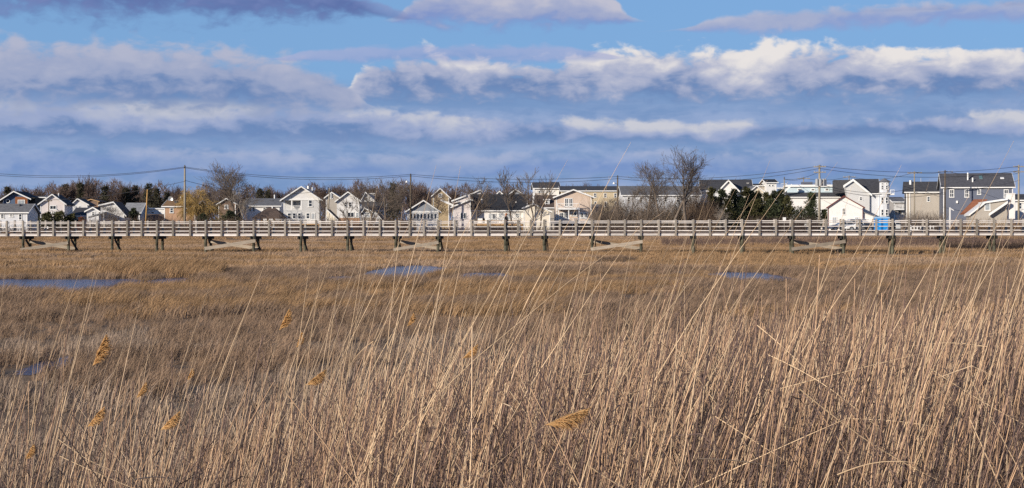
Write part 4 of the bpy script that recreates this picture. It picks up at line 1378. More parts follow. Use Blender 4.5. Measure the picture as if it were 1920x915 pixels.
# ------------------------------------------------------------------ poles and wires
def build_poles():
    CANP = mat('grey enamel', (.36, .37, .38), .6, .1, 4)
    defs = [(346.5, 200, 311, .17, W_POLE2, 'tall plain grey utility pole behind tan shingled house', 0),
            (770, 204, 327, .15, W_POLE, 'dark utility pole with street light beside grey cottage', 1),
            (1158, 205, 330, .14, W_POLE, 'brown utility pole with street light beside beige house', 1),
            (1536.5, 196, 309, .19, W_POLE2, 'thick pole with crossarms and transformer cans beside white barn', 3),
            (1910, 205, 309, .16, W_POLE2, 'grey pole with two crossarms at the end of the row', 2),
            (1714.5, 222, 321, .13, W_POLE2, 'grey pole with single crossarm before taupe house', 2),
            (1772, 219, 319, .14, W_POLE, 'brown pole with crossarm at corner of slate blue house', 2),
            (1506.5, 262, 332, .13, W_POLE2, 'distant pole with crossarm above clerestory house', 2),
            (1592, 262, 329, .12, W_POLE2, 'distant pole with crossarm behind grey turret house', 2),
            (1470.5, 240, 333, .13, W_POLE2, 'short pale pole beside narrow white house', 0),
            (618, 214, 353, .13, W_POLE2, 'leaning pale pole with transformer beside large grey house', 4),
            (91.5, 208, 373, .09, W_POLE, 'low pole with small crossarm before warm white house', 5),
            (-110, 200, 312, .16, W_POLE2, 'grey utility pole beside charcoal roofed grey house', 0)]
    for px, Y, top, r, m, lab, kind in defs:
        g = GROUND_BANK
        o = empty('utility_pole', (PX(px, Y), Y, g - .2))
        h = PZ(top, Y) - g + .2
        lean = -.06 * h if kind == 4 else 0
        tag(o, lab, 'pole')
        MB().tube((lean, 0, 0), (0, 0, h), r, r * .72, 10).build('shaft', m, o, True)
        if kind in (2, 3, 5):
            for z in ((h - .3, h - 1.05) if kind in (2, 3) and px in (1536.5, 1910) else (h - .3,)):
                w = (.85 if px in (1536.5, 1910) else 1.15) if kind != 5 else .55
                arm = MB().beam((-w, -.16, z), (w, -.16, z + .02), .1, .13).build('crossarm', m, o)
                ins = MB()
                for x in (-w + .1, -w * .45, w * .45, w - .1):
                    ins.tube((x, -.16, z + .06), (x, -.16, z + .22), .04, .03, 6)
                ins.build('insulators', METAL, arm)
        if kind == 3:
            for x, y in ((-.42, -.25), (.02, -.5), (.48, -.25), (.8, 0)):
                MB().tube((x, y, h - 2.95), (x, y, h - 2.05), .21, .21, 12).tube((x, y, h - 2.05), (x, y, h - 1.93), .21, .08, 12).build('transformer', CANP, o)
            MB().beam((-.8, -.12, h - 2.6), (.9, -.12, h - 2.6), .08, .1).build('transformer_bracket', METAL, o)
        if kind == 4:
            MB().tube((.3, -.1, h - 1.5), (.3, -.1, h - .8), .19, .19, 12).build('transformer', CANP, o)
        if kind == 1:
            MB().tube((0, -.1, h - 1.2), (-.55, -.3, h - 1.0), .03, .03, 6).build('lamp_arm', METAL, o)
            MB().tube((-.55, -.3, h - 1.18), (-.55, -.3, h - .92), .2, .1, 10).build('lamp_head', TRIM, o)
        if kind in (0, 1):
            MB().tube((0, -.05, h - .3), (0, -.05, h + .12), .1, .07, 8).build('top_insulator', DARKM, o)
    o = empty('timber_post', (PX(272.5, 203), 203, GROUND_BANK - .2))
    tag(o, 'tall sunlit yellow timber post before dark pines', 'post')
    h = PZ(356, 203) - GROUND_BANK + .2
    MB().tube((0, 0, 0), (.3, 0, h), .12, .09, 8).build('shaft', W_POLE3, o, True)
    MB().tube((.3, 0, h), (.3, 0, h + .12), .09, .02, 8).build('tip', W_POLE3, o)
    # wires: (px, row, Y) ends and sag in metres
    main = 'power lines strung along the street poles'
    spans = []
    for k, dz in enumerate((0, 4)):
        spans += [((-110, 314 + dz, 200), (346.5, 313 + dz * .4, 200), 1.25), ((346.5, 313 + dz * .4, 200), (770, 327 + dz * .7, 204), .95 + .1 * k),
                  ((770, 327 + dz * .7, 204), (1158, 331 + dz, 205), .55 + .2 * k), ((1158, 331 + dz, 205), (1536.5, 311 + dz * 1.2, 196), .9 + .2 * k),
                  ((1536.5, 311 + dz * 1.2, 196), (1910, 312 + dz * 2, 205), .9 + .2 * k)]
    spans += [((1714.5, 323, 222), (1772, 321, 219), .3), ((1772, 321, 219), (1910, 325, 205), .5), ((1592, 331, 262), (1714.5, 323, 222), .8),
              ((1506.5, 334, 262), (1592, 331, 262), .5), ((1470.5, 336, 240), (1506.5, 334, 262), .3), ((1536.5, 345, 196), (1714.5, 352, 222), 1.0),
              ((1536.5, 350, 196), (1772, 361, 219), 1.1), ((1714.5, 360, 222), (1772, 364, 219), .25), ((1772, 352, 219), (1910, 338, 205), .6),
              ((346.5, 340, 200), (91.5, 375, 208), .5), ((346.5, 338, 200), (618, 356, 214), 1.2), ((1536.5, 322, 196), (1470.5, 336, 240), .4)]
    nm = {-110: 'outermost grey pole', 346.5: 'tall plain grey pole', 770: 'dark street light pole', 1158: 'brown street light pole', 1536.5: 'transformer pole',
          1910: 'two crossarm pole', 1714.5: 'taupe house pole', 1772: 'slate house pole', 1506.5: 'clerestory house pole', 1592: 'turret house pole',
          1470.5: 'short pale pole', 618: 'leaning pale pole', 91.5: 'low crossarm pole'}
    used = {}
    for (a, ra, Ya), (b, rb, Yb), sag in spans:
        key = (a, b)
        used[key] = used.get(key, 0) + 1
        wl = '%s power line from %s to %s' % ('upper' if used[key] == 1 else 'lower', nm[a], nm[b])
        p0 = np.array([PX(a, Ya), Ya - .15, PZ(ra, Ya)]); p1 = np.array([PX(b, Yb), Yb - .15, PZ(rb, Yb)])
        t = np.linspace(0, 1, 25)
        P = p0 + (p1 - p0) * t[:, None]
        P[:, 2] -= sag * 4 * t * (1 - t)
        v, q = strands(P[None], np.full((1, 25), .028), 5)
        o = link_mesh('power_line', np_mesh('power_line', v, quads=q), WIRE)
        tag(o, wl, 'wire', main)


build_poles()


# ------------------------------------------------------------------ cars, toilets, signs, people
def build_car(px_l, Y, facing, paint, label, kind='sedan'):
    """side view; px_l = column of its left end"""
    L = 4.5 if kind == 'sedan' else 4.6
    o = empty('parked_car', (PX(px_l, Y) + L / 2, Y, GROUND_BANK), 0 if facing < 0 else math.pi)
    tag(o, label, 'car', 'cars parked behind the boardwalk')
    H = 1.45 if kind == 'sedan' else 1.78
    if kind == 'sedan':
        low = [(-2.2, .32), (2.2, .32), (2.24, .6), (2.15, .92), (1.45, .98), (-.95, .95), (-2.05, .78), (-2.25, .55)]
        cab = [(-1.05, .93), (1.75, .95), (1.1, H), (-.25, H)]
    else:
        low = [(-2.25, .38), (2.25, .38), (2.3, .7), (2.25, 1.08), (1.9, 1.1), (-1.0, 1.08), (-2.15, 1.0), (-2.3, .65)]
        cab = [(-1.1, 1.06), (2.2, 1.08), (1.95, H), (-.45, H)]
    m = MB().prism_y(low, -.86, .86)
    n = len(cab)
    a = [(x, -.82, z) if i < 2 else (x, -.62, z) for i, (x, z) in enumerate(cab)]
    b = [(x, -y, z) for x, y, z in a]
    m.add(a + b, [(0, 1, 2, 3), (7, 6, 5, 4), (1, 0, 4, 5), (2, 1, 5, 6), (3, 2, 6, 7), (0, 3, 7, 4)])
    body = m.build('body', paint, o)
    bv = body.modifiers.new('bevel', 'BEVEL'); bv.width = .07; bv.segments = 2
    zs = (cab[0][1], H)

    def pane(x0, x1, x2, x3, name):          # side window quads, slightly proud, on both sides
        for sgn in (-1, 1):
            za, zb = zs[0] + .04, zs[1] - .08
            ya, yb = .825, .655
            q = [(x0, sgn * ya, za), (x1, sgn * ya, za), (x2, sgn * yb, zb), (x3, sgn * yb, zb)]
            k = MB().add(q + [(x, y * .96, z) for x, y, z in q], [(0, 1, 2, 3), (7, 6, 5, 4), (0, 4, 5, 1), (1, 5, 6, 2), (2, 6, 7, 3), (3, 7, 4, 0)])
            k.build(name, GLASS, o)
    if kind == 'sedan':
        pane(-.82, .28, .28, -.2, 'side_window'); pane(.36, 1.45, 1.0, .36, 'side_window')
    else:
        pane(-.85, .25, .25, -.4, 'side_window'); pane(.33, 1.2, 1.2, .33, 'side_window'); pane(1.28, 2.05, 1.88, 1.28, 'side_window')
    for (xa, xb, nm) in ((cab[0][0], cab[3][0], 'windscreen'), (cab[1][0], cab[2][0], 'rear_window')):
        s = -1 if nm == 'windscreen' else 1
        q = [(xa + s * .015, -.7, zs[0] + .05), (xa + s * .015, .7, zs[0] + .05), (xb + s * .03, .56, zs[1] - .07), (xb + s * .03, -.56, zs[1] - .07)]
        MB().add(q + [(x - s * .02, y, z) for x, y, z in q], [(0, 1, 2, 3), (7, 6, 5, 4), (0, 4, 5, 1), (1, 5, 6, 2), (2, 6, 7, 3), (3, 7, 4, 0)]).build(nm, GLASS, o)
    for x in (-1.38, 1.36):
        for s in (-1, 1):
            w = MB().tube((x, s * .68, .33), (x, s * .89, .33), .33, .33, 18).build('tyre', mat('tyre rubber', (.02, .02, .02), .9, .2, 4), o, False)
            MB().tube((x, s * .888, .33), (x, s * .905, .33), .2, .19, 14).build('rim', METAL, w)
    for s in (-1, 1):
        MB().box(-2.28, -2.1, s * .62 - .16, s * .62 + .16, .62, .75).build('headlight', CURT, o)
        MB().box(2.12, 2.27, s * .66 - .12, s * .66 + .12, .68, .85).build('tail_light', mat('red lens', (.3, .02, .02), .3, .1, 2), o)


def paint(name, c):
    return mat('car paint ' + name, c, .25, .04, 2, spec=.6)


def build_small():
    build_car(1553, 207, -1, paint('silver', (.42, .43, .45)), 'silver sedan parked before barn door, bonnet away from toilets')
    build_car(1569, 210.5, -1, paint('pearl', (.6, .6, .62)), 'pale estate car behind the silver and white sedans', 'suv')
    build_car(1583, 204, -1, paint('white', (.74, .74, .73)), 'white sedan parked between silver sedan and black car')
    build_car(1617, 201.5, -1, paint('black', (.022, .023, .027)), 'black sport utility car beside the blue toilets', 'suv')
    build_car(1652, 207, 1, paint('light silver', (.55, .57, .59)), 'light silver sedan on far side of blue toilets')
    blue = mat('bright blue plastic', (0.015, 0.22, 0.62), .45, .1, 1.5)
    for k, (px, lab) in enumerate(((1640.5, 'bright blue portable toilet next to the black car'), (1655, 'bright blue portable toilet next to light silver sedan'))):
        Y = 199
        o = empty('portable_toilet', (PX(px, Y), Y, GROUND_BANK))
        o.scale = (.95, .95, .93)
        tag(o, lab, 'toilet')
        MB().box(0, 1.02, 0, 1.1, .12, 1.98).build('cabin', blue, o)
        MB().box(-.04, 1.06, -.04, 1.14, 0, .12).build('skid', DARKM, o)
        MB().box(.13, .89, -.035, -.003, .2, 1.85).build('door', mat('bright blue door', (0.02, 0.27, 0.68), .4, .08, 1.5), o)
        MB().prism_x([(-.06, 1.983), (1.16, 1.983), (1.05, 2.14), (.55, 2.24), (.05, 2.14)], -.05, 1.07).build('roof', mat('pale blue roof', (.35, .55, .75), .5, .08, 2), o)
        for x in (.02, .92):
            MB().box(x, x + .08, -.03, -.002, .13, 1.96).build('corner_rib', blue, o)
        MB().tube((.85, .9, 2.0), (.85, .9, 2.45), .05, .05, 8).build('vent_pipe', DARKM, o)
    # signs
    for px, Y, t, b, w, lab in ((1470.5, 186, 407.5, 413.5, .42, 'small white notice board on post below the junipers'), (1510.5, 188, 419.5, 424.5, .3, 'little white sign low on the bank before dark bush'),
                                (87, 180, 424.5, 429, .5, 'small cream sign plate behind boardwalk near olive bushes')):
        o = empty('sign', (PX(px, Y), Y, float(gz(0, np.float64(Y))) - .1))
        z0 = o.location.z
        tag(o, lab, 'sign')
        MB().box(-w / 2, w / 2, -.06, -.02, PZ(b, Y) - z0, PZ(t, Y) - z0).build('board', TRIM, o)
        MB().box(-.04, .04, -.018, .05, 0, PZ(t, Y) - z0 - .05).build('post', W_POST, o)
    o = empty('lamp_post', (PX(1781, 198), 198, GROUND_BANK - .1))
    tag(o, 'white post with short slanting arm before slate blue house', 'post')
    h = PZ(389, 198) - GROUND_BANK + .1
    MB().box(-.08, .08, -.08, .08, 0, h).build('shaft', TRIM, o)
    MB().beam((.0, -.02, h - .1), (.55, -.02, h - .42), .06, .12).build('arm', TRIM, o)
    MB().box(-.3, .3, -.1, .1, h - 1.95, h - 1.8).build('crosspiece', TRIM, o)
    # fences
    def fence(px0, px1, Y, top, bot, m, lab, step=.25, w=.09):
        o = empty('fence', (PX(px0, Y), Y, 0))
        tag(o, lab, 'fence')
        z0, z1 = PZ(bot, Y), PZ(top, Y)
        g = float(gz(0, np.float64(Y)))
        L_ = PX(px1, Y) - PX(px0, Y)
        for z in (z0 + .1, z1 - .2):
            MB().box(0, L_, .02, .06, z, z + .08).build('rail', m, o)
        me = MB().box(-w / 2, w / 2, -.005, .018, z0, z1).mesh('picket'); me.materials.append(m)
        n = int(L_ / step)
        for i in range(n + 1):
            p = link_mesh('picket', me, None, o)
            p.location = (i * step, 0, rnd.uniform(-.02, .02))
        for i in range(0, int(L_ / 2.2) + 1):
            MB().box(i * 2.2 - .05, i * 2.2 + .05, .062, .16, g - .2, z1 + .05).build('post', m, o)
    fence(632, 652, 200, 419, 432, W_NEW, 'tan board fence with gaps below white house', .42, .2)
    fence(1112, 1200, 198, 421, 433, W_POST, 'low weathered fence beneath the tangled shrubs', .5, .12)
    fence(0, 60, 196, 424, 434, TRIM, 'broken white picket fence before light grey cottage', .3, .1)
    fence(1708, 1752, 197, 423, 432, TRIM, 'low white fence before the taupe house brush', .45, .16)
    # blue tarps on garden frames
    for px, lab in ((686, 'blue tarpaulin on frame beneath the sun porch'), (708, 'larger blue tarpaulin beside garden shed')):
        w = 1.0 if px == 686 else 1.6
        o = empty('covered_frame', (PX(px, 204), 204, GROUND_BANK))
        tag(o, lab, 'tarpaulin')
        MB().prism_y([(-w / 2, .3), (w / 2, .25), (w / 2 - .1, 1.2), (0, 1.35), (-w / 2 + .08, 1.15)], 0, 1.2).build('sheet', mat('blue tarp', (.12, .27, .42), .6, .2, 3, .3), o)
        for x in (-w / 2 + .1, w / 2 - .1):
            MB().box(x - .04, x + .04, .05, .13, -.1, .35).build('leg', W_POST, o)


build_small()


def skin(name, pts, edges, radii, material, parent=None, root=0, sub=2):
    me = bpy.data.meshes.new(name)
    me.from_pydata(pts, edges, [])
    o = link_mesh(name, me, material, parent)
    md = o.modifiers.new('skin', 'SKIN')
    md.use_smooth_shade = True
    for i, r in enumerate(radii):
        rr = r if isinstance(r, tuple) else (r, r)
        me.skin_vertices[0].data[i].radius = rr
        me.skin_vertices[0].data[i].use_root = (i == root)
    s = o.modifiers.new('subsurf', 'SUBSURF')
    s.levels = sub; s.render_levels = sub
    return o


def blk_shoe():
    return mat('dark shoe leather', (.03, .025, .02), .6, .1, 8)


def person(px, Y, zfeet, height, rz, label, hair, top_m, leg_m, walk=.16):
    o = empty('person', (PX(px, Y), Y, zfeet), rz)
    tag(o, label, 'person')
    k = height / 1.75
    o.scale = (k, k, k)
    sk = mat('skin tone', (.45, .26, .18), .6, .08, 6)
    # facing local -x ; body: one continuous surface
    pts = [(0, 0, .95), (-.02, 0, 1.2), (-.03, 0, 1.42), (-.05, 0, 1.52), (-.07, 0, 1.60), (-.08, 0, 1.70),
           (0, -.1, .90), (-walk * .6, -.1, .50), (-walk * .5, -.1, .08), (-walk * .5 - .14, -.1, .04),
           (0, .1, .90), (walk * .3, .1, .50), (walk * 1.1, .1, .10), (walk * 1.1 - .13, .1, .04),
           (-.03, -.19, 1.40), (.05, -.24, 1.14), (-.08, -.23, .92), (-.12, -.23, .84),
           (-.03, .19, 1.40), (.02, .25, 1.14), (-.12, .24, .93), (-.16, .24, .85)]
    ed = [(0, 1), (1, 2), (2, 3), (3, 4), (4, 5), (0, 6), (6, 7), (7, 8), (8, 9), (0, 10), (10, 11), (11, 12), (12, 13),
          (2, 14), (14, 15), (15, 16), (16, 17), (2, 18), (18, 19), (19, 20), (20, 21)]
    rad = [(.12, .15), (.11, .15), (.11, .17), .06, (.10, .095), (.085, .08), .09, .06, .042, .035, .09, .06, .042, .035, .055, .045, .034, .03, .055, .045, .034, .03]
    body = skin('body', pts, ed, rad, sk, o)
    j = [0, 1, 2, 3, 14, 15, 16, 18, 19, 20]
    mp = {v: i for i, v in enumerate(j)}
    skin('jacket', [pts[i] for i in j], [(mp[a], mp[b]) for a, b in ed if a in mp and b in mp],
         [tuple(1.18 * q + .015 for q in (rad[i] if isinstance(rad[i], tuple) else (rad[i],) * 2)) for i in j], top_m, o)
    j = [0, 6, 7, 8, 10, 11, 12]
    mp = {v: i for i, v in enumerate(j)}
    skin('trousers', [pts[i] for i in j], [(mp[a], mp[b]) for a, b in ed if a in mp and b in mp],
         [tuple(1.15 * q + .012 for q in (rad[i] if isinstance(rad[i], tuple) else (rad[i],) * 2)) for i in j], leg_m, o)
    skin('hair', [(.03, 0, 1.56), (.0, 0, 1.66), (-.05, 0, 1.755)], [(0, 1), (1, 2)], [(.10, .10), (.125, .12), (.10, .10)], hair, o)
    skin('shoe', [pts[8], pts[9]], [(0, 1)], [.06, .05], blk_shoe(), o)
    skin('shoe', [pts[12], pts[13]], [(0, 1)], [.06, .05], blk_shoe(), o)
    return o


def build_people():
    blk = mat('black jacket cloth', (.012, .012, .014), .85, .2, 8)
    jean = mat('dark trouser cloth', (.03, .032, .04), .9, .2, 8)
    u = (950 - CX) / F
    Yb = BW_Y0 / (1 + u * BW_T) + 0.9
    person(949.5, Yb, 1.545, 1.50, 0.25, 'person with reddish hair in black jacket walking along the boardwalk', mat('reddish hair', (.30, .12, .05), .7, .2, 8), blk, jean)
    person(1839, 208, GROUND_BANK + .05, 1.72, .9, 'person in dark clothes standing by the tan dune grass', mat('dark hair', (.03, .02, .015), .7, .2, 8), blk, jean, .06)


build_people()


# ------------------------------------------------------------------ marsh grass (stuff)
def tuft_collection(name, m, h, r, blades, lean, width, n_var=4, seed=0, flat=0.0):
    col = bpy.data.collections.new(name)
    g = np.random.default_rng(seed)
    for k in range(n_var):
        n = blades
        a = g.random(n) * 2 * np.pi; rr = r * np.sqrt(g.random(n))
        b = np.stack([rr * np.cos(a), rr * np.sin(a), np.zeros(n)], -1)
        hh = h * g.uniform(.45, 1.1, n)
        lx = g.normal(lean, .28, n); ly = g.normal(0, .28, n)
        lay = g.random(n) < flat
        hh = np.where(lay, hh * .3, hh); lx = np.where(lay, g.normal(.2, 1.8, n), lx); ly = np.where(lay, g.normal(0, 1.8, n), ly)
        mid = b + np.stack([lx * hh * .35, ly * hh * .35, hh * .58], -1)
        tip = b + np.stack([lx * hh, ly * hh, hh * np.clip(1 - .12 * np.abs(lx), .4, 1)], -1)
        ang = g.uniform(-.9, .9, n)
        wv = np.stack([np.cos(ang), np.sin(ang), np.zeros(n)], -1) * (width * g.uniform(.6, 1.3, n))[:, None]
        v = np.stack([b - wv, b + wv, mid - wv * .7, mid + wv * .7, tip], 1).reshape(-1, 3)
        i = np.arange(n) * 5
        tr = np.concatenate([np.stack([i, i + 1, i + 3], -1), np.stack([i, i + 3, i + 2], -1), np.stack([i + 2, i + 3, i + 4], -1)])
        me = np_mesh(name + '_tuft', v, tris=tr)
        me.materials.append(m)
        o = bpy.data.objects.new(name + '_tuft', me)
        col.objects.link(o)
    return col


def scatter(name, label, P, scl, rotz, col, tilt=None):
    n = len(P)
    me = bpy.data.meshes.new(name)
    me.vertices.add(n)
    me.vertices.foreach_set('co', np.ascontiguousarray(P, dtype=np.float32).ravel())
    a = me.attributes.new('scl', 'FLOAT', 'POINT'); a.data.foreach_set('value', scl.astype(np.float32))
    rv = np.zeros((n, 3), np.float32); rv[:, 2] = rotz
    a = me.attributes.new('rot', 'FLOAT_VECTOR', 'POINT'); a.data.foreach_set('vector', rv.ravel())
    o = link_mesh(name, me)
    tag(o, label, 'grass', kind='stuff')
    ng = bpy.data.node_groups.new(name, 'GeometryNodeTree')
    ng.interface.new_socket('Geometry', in_out='INPUT', socket_type='NodeSocketGeometry')
    ng.interface.new_socket('Geometry', in_out='OUTPUT', socket_type='NodeSocketGeometry')
    N, L = ng.nodes, ng.links
    gi, go = N.new('NodeGroupInput'), N.new('NodeGroupOutput')
    ci = N.new('GeometryNodeCollectionInfo')
    ci.inputs['Collection'].default_value = col
    ci.inputs['Separate Children'].default_value = True
    ci.inputs['Reset Children'].default_value = True
    ip = N.new('GeometryNodeInstanceOnPoints')
    ip.inputs['Pick Instance'].default_value = True
    ns = N.new('GeometryNodeInputNamedAttribute'); ns.data_type = 'FLOAT'; ns.inputs['Name'].default_value = 'scl'
    nr = N.new('GeometryNodeInputNamedAttribute'); nr.data_type = 'FLOAT_VECTOR'; nr.inputs['Name'].default_value = 'rot'
    ri = N.new('FunctionNodeRandomValue'); ri.data_type = 'INT'
    ri.inputs[4].default_value = 0; ri.inputs[5].default_value = len(col.objects) - 1
    L.new(gi.outputs[0], ip.inputs['Points'])
    L.new(ci.outputs[0], ip.inputs['Instance'])
    L.new(ri.outputs[2], ip.inputs['Instance Index'])
    L.new(nr.outputs[0], ip.inputs['Rotation'])
    L.new(ns.outputs[0], ip.inputs['Scale'])
    L.new(ip.outputs[0], go.inputs[0])
    md = o.modifiers.new('scatter', 'NODES')
    md.node_group = ng
    return o


def vnoise(X, Y, s, seed):
    """smooth value noise 0..1 on numpy arrays"""
    x, y = X / s + seed * 17.3, Y / s + seed * 9.1
    xi, yi = np.floor(x), np.floor(y)
    fx, fy = x - xi, y - yi
    fx = fx * fx * (3 - 2 * fx); fy = fy * fy * (3 - 2 * fy)

    def hsh(a, b):
        t = np.sin(a * 127.1 + b * 311.7 + seed * 74.7) * 43758.5453
        return t - np.floor(t)
    return (hsh(xi, yi) * (1 - fx) + hsh(xi + 1, yi) * fx) * (1 - fy) + (hsh(xi, yi + 1) * (1 - fx) + hsh(xi + 1, yi + 1) * fx) * fy


def build_grass():
    gold = mat('golden cordgrass', (.39, .245, .128), .85, .3, .35, obj_var=.3, trans=.25)
    brown = mat('brown cordgrass', (.315, .213, .14), .9, .3, .35, obj_var=.38, trans=.2)
    grey = mat('grey matted grass', (.35, .26, .19), .9, .3, .35, obj_var=.4, trans=.15)

    def pts(Y0, Y1, dens, seed, half=.52):
        g = np.random.default_rng(seed)
        n = int(dens * half * (Y1 ** 2 - Y0 ** 2))
        Y = np.sqrt(g.uniform(Y0 ** 2, Y1 ** 2, n))
        X = g.uniform(-half, half, n) * Y
        return X, Y, g
    # near: fine tufts
    X, Y, g = pts(13, 36, 14, 1)
    k = ~in_pond(X, Y, 1.05)
    xc, yc, rx, ry, _ = POND_SHAPES[6 if len(POND_SHAPES) > 6 else -1]
    k &= ~((np.abs(X - xc) < rx * 1.3) & (Y > yc - ry - 3.0) & (Y < yc) & (g.random(len(X)) < .96))
    k &= (vnoise(X, Y, 2.6, 31) * .6 + vnoise(X, Y, .8, 32) * .4) > .22
    X, Y = X[k], Y[k]
    nz = vnoise(X, Y, 3.2, 2) * .6 + vnoise(X, Y, 1.1, 3) * .4
    is_grey = nz + np.clip((30 - Y) / 40, -.2, .3) > .62
    cb = tuft_collection('brown_fine', brown, .33, .16, 40, .5, .0046, seed=5, flat=.35)
    cg = tuft_collection('grey_fine', grey, .24, .22, 46, .35, .0046, seed=6, flat=.7)
    for sel, c, nm, lab in ((is_grey, cg, 'matted_grass', 'grey flattened marsh grass on the near marsh'), (~is_grey, cb, 'cordgrass', 'short brown cordgrass on the near marsh')):
        x, y = X[sel], Y[sel]
        s = (.45 + .85 * vnoise(x, y, 2.3, 5)) * g.uniform(.6, 1.35, len(x))
        scatter(nm, lab, np.stack([x, y, np.zeros(len(x))], -1), s, g.normal(0, .5, len(x)), c)
    # middle
    X, Y, g = pts(36, 72, 7.5, 2)
    k = ~in_pond(X, Y, 1.0)
    k &= (vnoise(X / 2.2, Y, 3.4, 33) * .65 + vnoise(X, Y, 1.0, 34) * .35) > .27
    X, Y = X[k], Y[k]
    nz = vnoise(X / 2.2, Y, 4.5, 7) * .6 + vnoise(X, Y, 1.6, 8) * .4
    px = CX + X / Y * F; py = HY + CZ * F / Y
    goldp = nz > .66
    goldp |= (np.abs(px - 300) < 110) & (np.abs(Y - 65.5) < 4) & (g.random(len(X)) < .85)
    goldp |= (Y > 60) & (nz > .52)
    cm = tuft_collection('brown_mid', brown, .36, .26, 44, .5, .0065, seed=8, flat=.15)
    cgo = tuft_collection('gold_mid', gold, .40, .26, 44, .55, .0065, seed=9, flat=.12)
    for sel, c, nm, lab in ((~goldp, cm, 'cordgrass', 'brown cordgrass across the middle of the marsh'), (goldp, cgo, 'golden_grass', 'golden cordgrass patches by the marsh pools')):
        x, y = X[sel], Y[sel]
        s = (.45 + .75 * vnoise(x, y, 5, 5)) * g.uniform(.65, 1.35, len(x))
        if nm == 'golden_grass':
            pxx = CX + x / y * F
            s = np.where((np.abs(pxx - 300) < 110) & (np.abs(y - 65.5) < 4), s * 1.9, s)
        scatter(nm, lab, np.stack([x, y, np.zeros(len(x))], -1), s, g.normal(0, .4, len(x)), c)
    # far
    X, Y, g = pts(72, 185, 1.9, 3)
    k = ~in_pond(X, Y, 1.0)
    X, Y = X[k], Y[k]
    bare = vnoise(X / 3.0, Y, 4.0, 12)
    k = bare > .22
    X, Y = X[k], Y[k]
    nz = vnoise(X / 2.5, Y, 5, 13)
    cf = tuft_collection('gold_far', gold, .32, .55, 60, .5, .013, seed=10, flat=.2)
    cf2 = tuft_collection('tan_far', mat('tan cordgrass', (.37, .25, .16), .9, .25, .3, obj_var=.2, trans=.2), .28, .6, 60, .5, .013, seed=12, flat=.3)
    for sel, c, nm, lab in ((nz > .5, cf, 'golden_grass', 'golden cordgrass around the boardwalk piles'), (nz <= .5, cf2, 'cordgrass', 'tan cordgrass on the far marsh under the boardwalk')):
        x, y = X[sel], Y[sel]
        s = (.6 + .5 * vnoise(x, y, 7, 5)) * g.uniform(.75, 1.2, len(x))
        scatter(nm, lab, np.stack([x, y, gz(x, y)], -1), s, g.normal(0, .4, len(x)), c)


build_grass()


# ------------------------------------------------------------------ reeds
REED = mat('dry reed straw', (.60, .43, .265), .55, .22, 4, spec=.35, stretch=(1, 1, .5), obj_var=.25)
REED_BED = mat('reed bed straw', (1, 1, 1), .65, .12, 5, spec=.25, stretch=(1, 1, .4), attr='tint')
PLUME = mat('reed plume', (.9, .60, .30), .8, .15, 8, trans=.55)


def reed_path(tip, low, Y, K=9, straight=.55):
    """stem through two photo points at distance Y, followed down to the ground"""
    xt, zt = PX(tip[0], Y), PZ(tip[1], Y)
    xl, zl = PX(low[0], Y), PZ(low[1], Y)
    sl = (xt - xl) / max(zt - zl, .02)
    t = np.linspace(0, 1, K)
    z = -.05 + (zt + .05) * t
    # lean eases off towards the ground
    x = np.empty(K)
    for i in range(K):
        if z[i] >= zl:
            x[i] = xt - sl * (zt - z[i])
        else:
            f = zl - z[i]
            x[i] = xl - sl * f * (1 - (1 - straight) * f / max(zl + .05, .1))
    return np.stack([x, np.full(K, Y), z], -1)


def add_reed(P, r, parent=None, label=None, name='reed', cat='reed', group='tall single reeds'):
    K = len(P)
    rad = r * np.linspace(1, .5, K)
    rad[-1] = r * .14
    rad[-2] = r * .4
    v, q = strands(P[None], rad[None], 5)
    me = np_mesh(name, v, quads=q)
    o = link_mesh(name, me, REED, parent)
    if parent is None:
        if label == 'by look':
            zt = P[-1, 2]; ln = (P[-1, 0] - P[len(P) // 2, 0]) / max(P[-1, 2] - P[len(P) // 2, 2], .05)
            hgt = 'very tall' if zt > 2.5 else ('tall' if zt > 2.1 else ('middling' if zt > 1.6 else 'short'))
            how = 'strongly leaning' if ln > .42 else ('leaning' if ln > .22 else 'nearly upright')
            th = 'thick' if r > .0037 else 'thin'
            label = '%s %s %s straw coloured reed stem without plume, rising from the reed bed' % (hgt, how, th)
            group = '%s %s %s reeds' % (hgt, how, th)
        tag(o, label, cat, group)
    return o


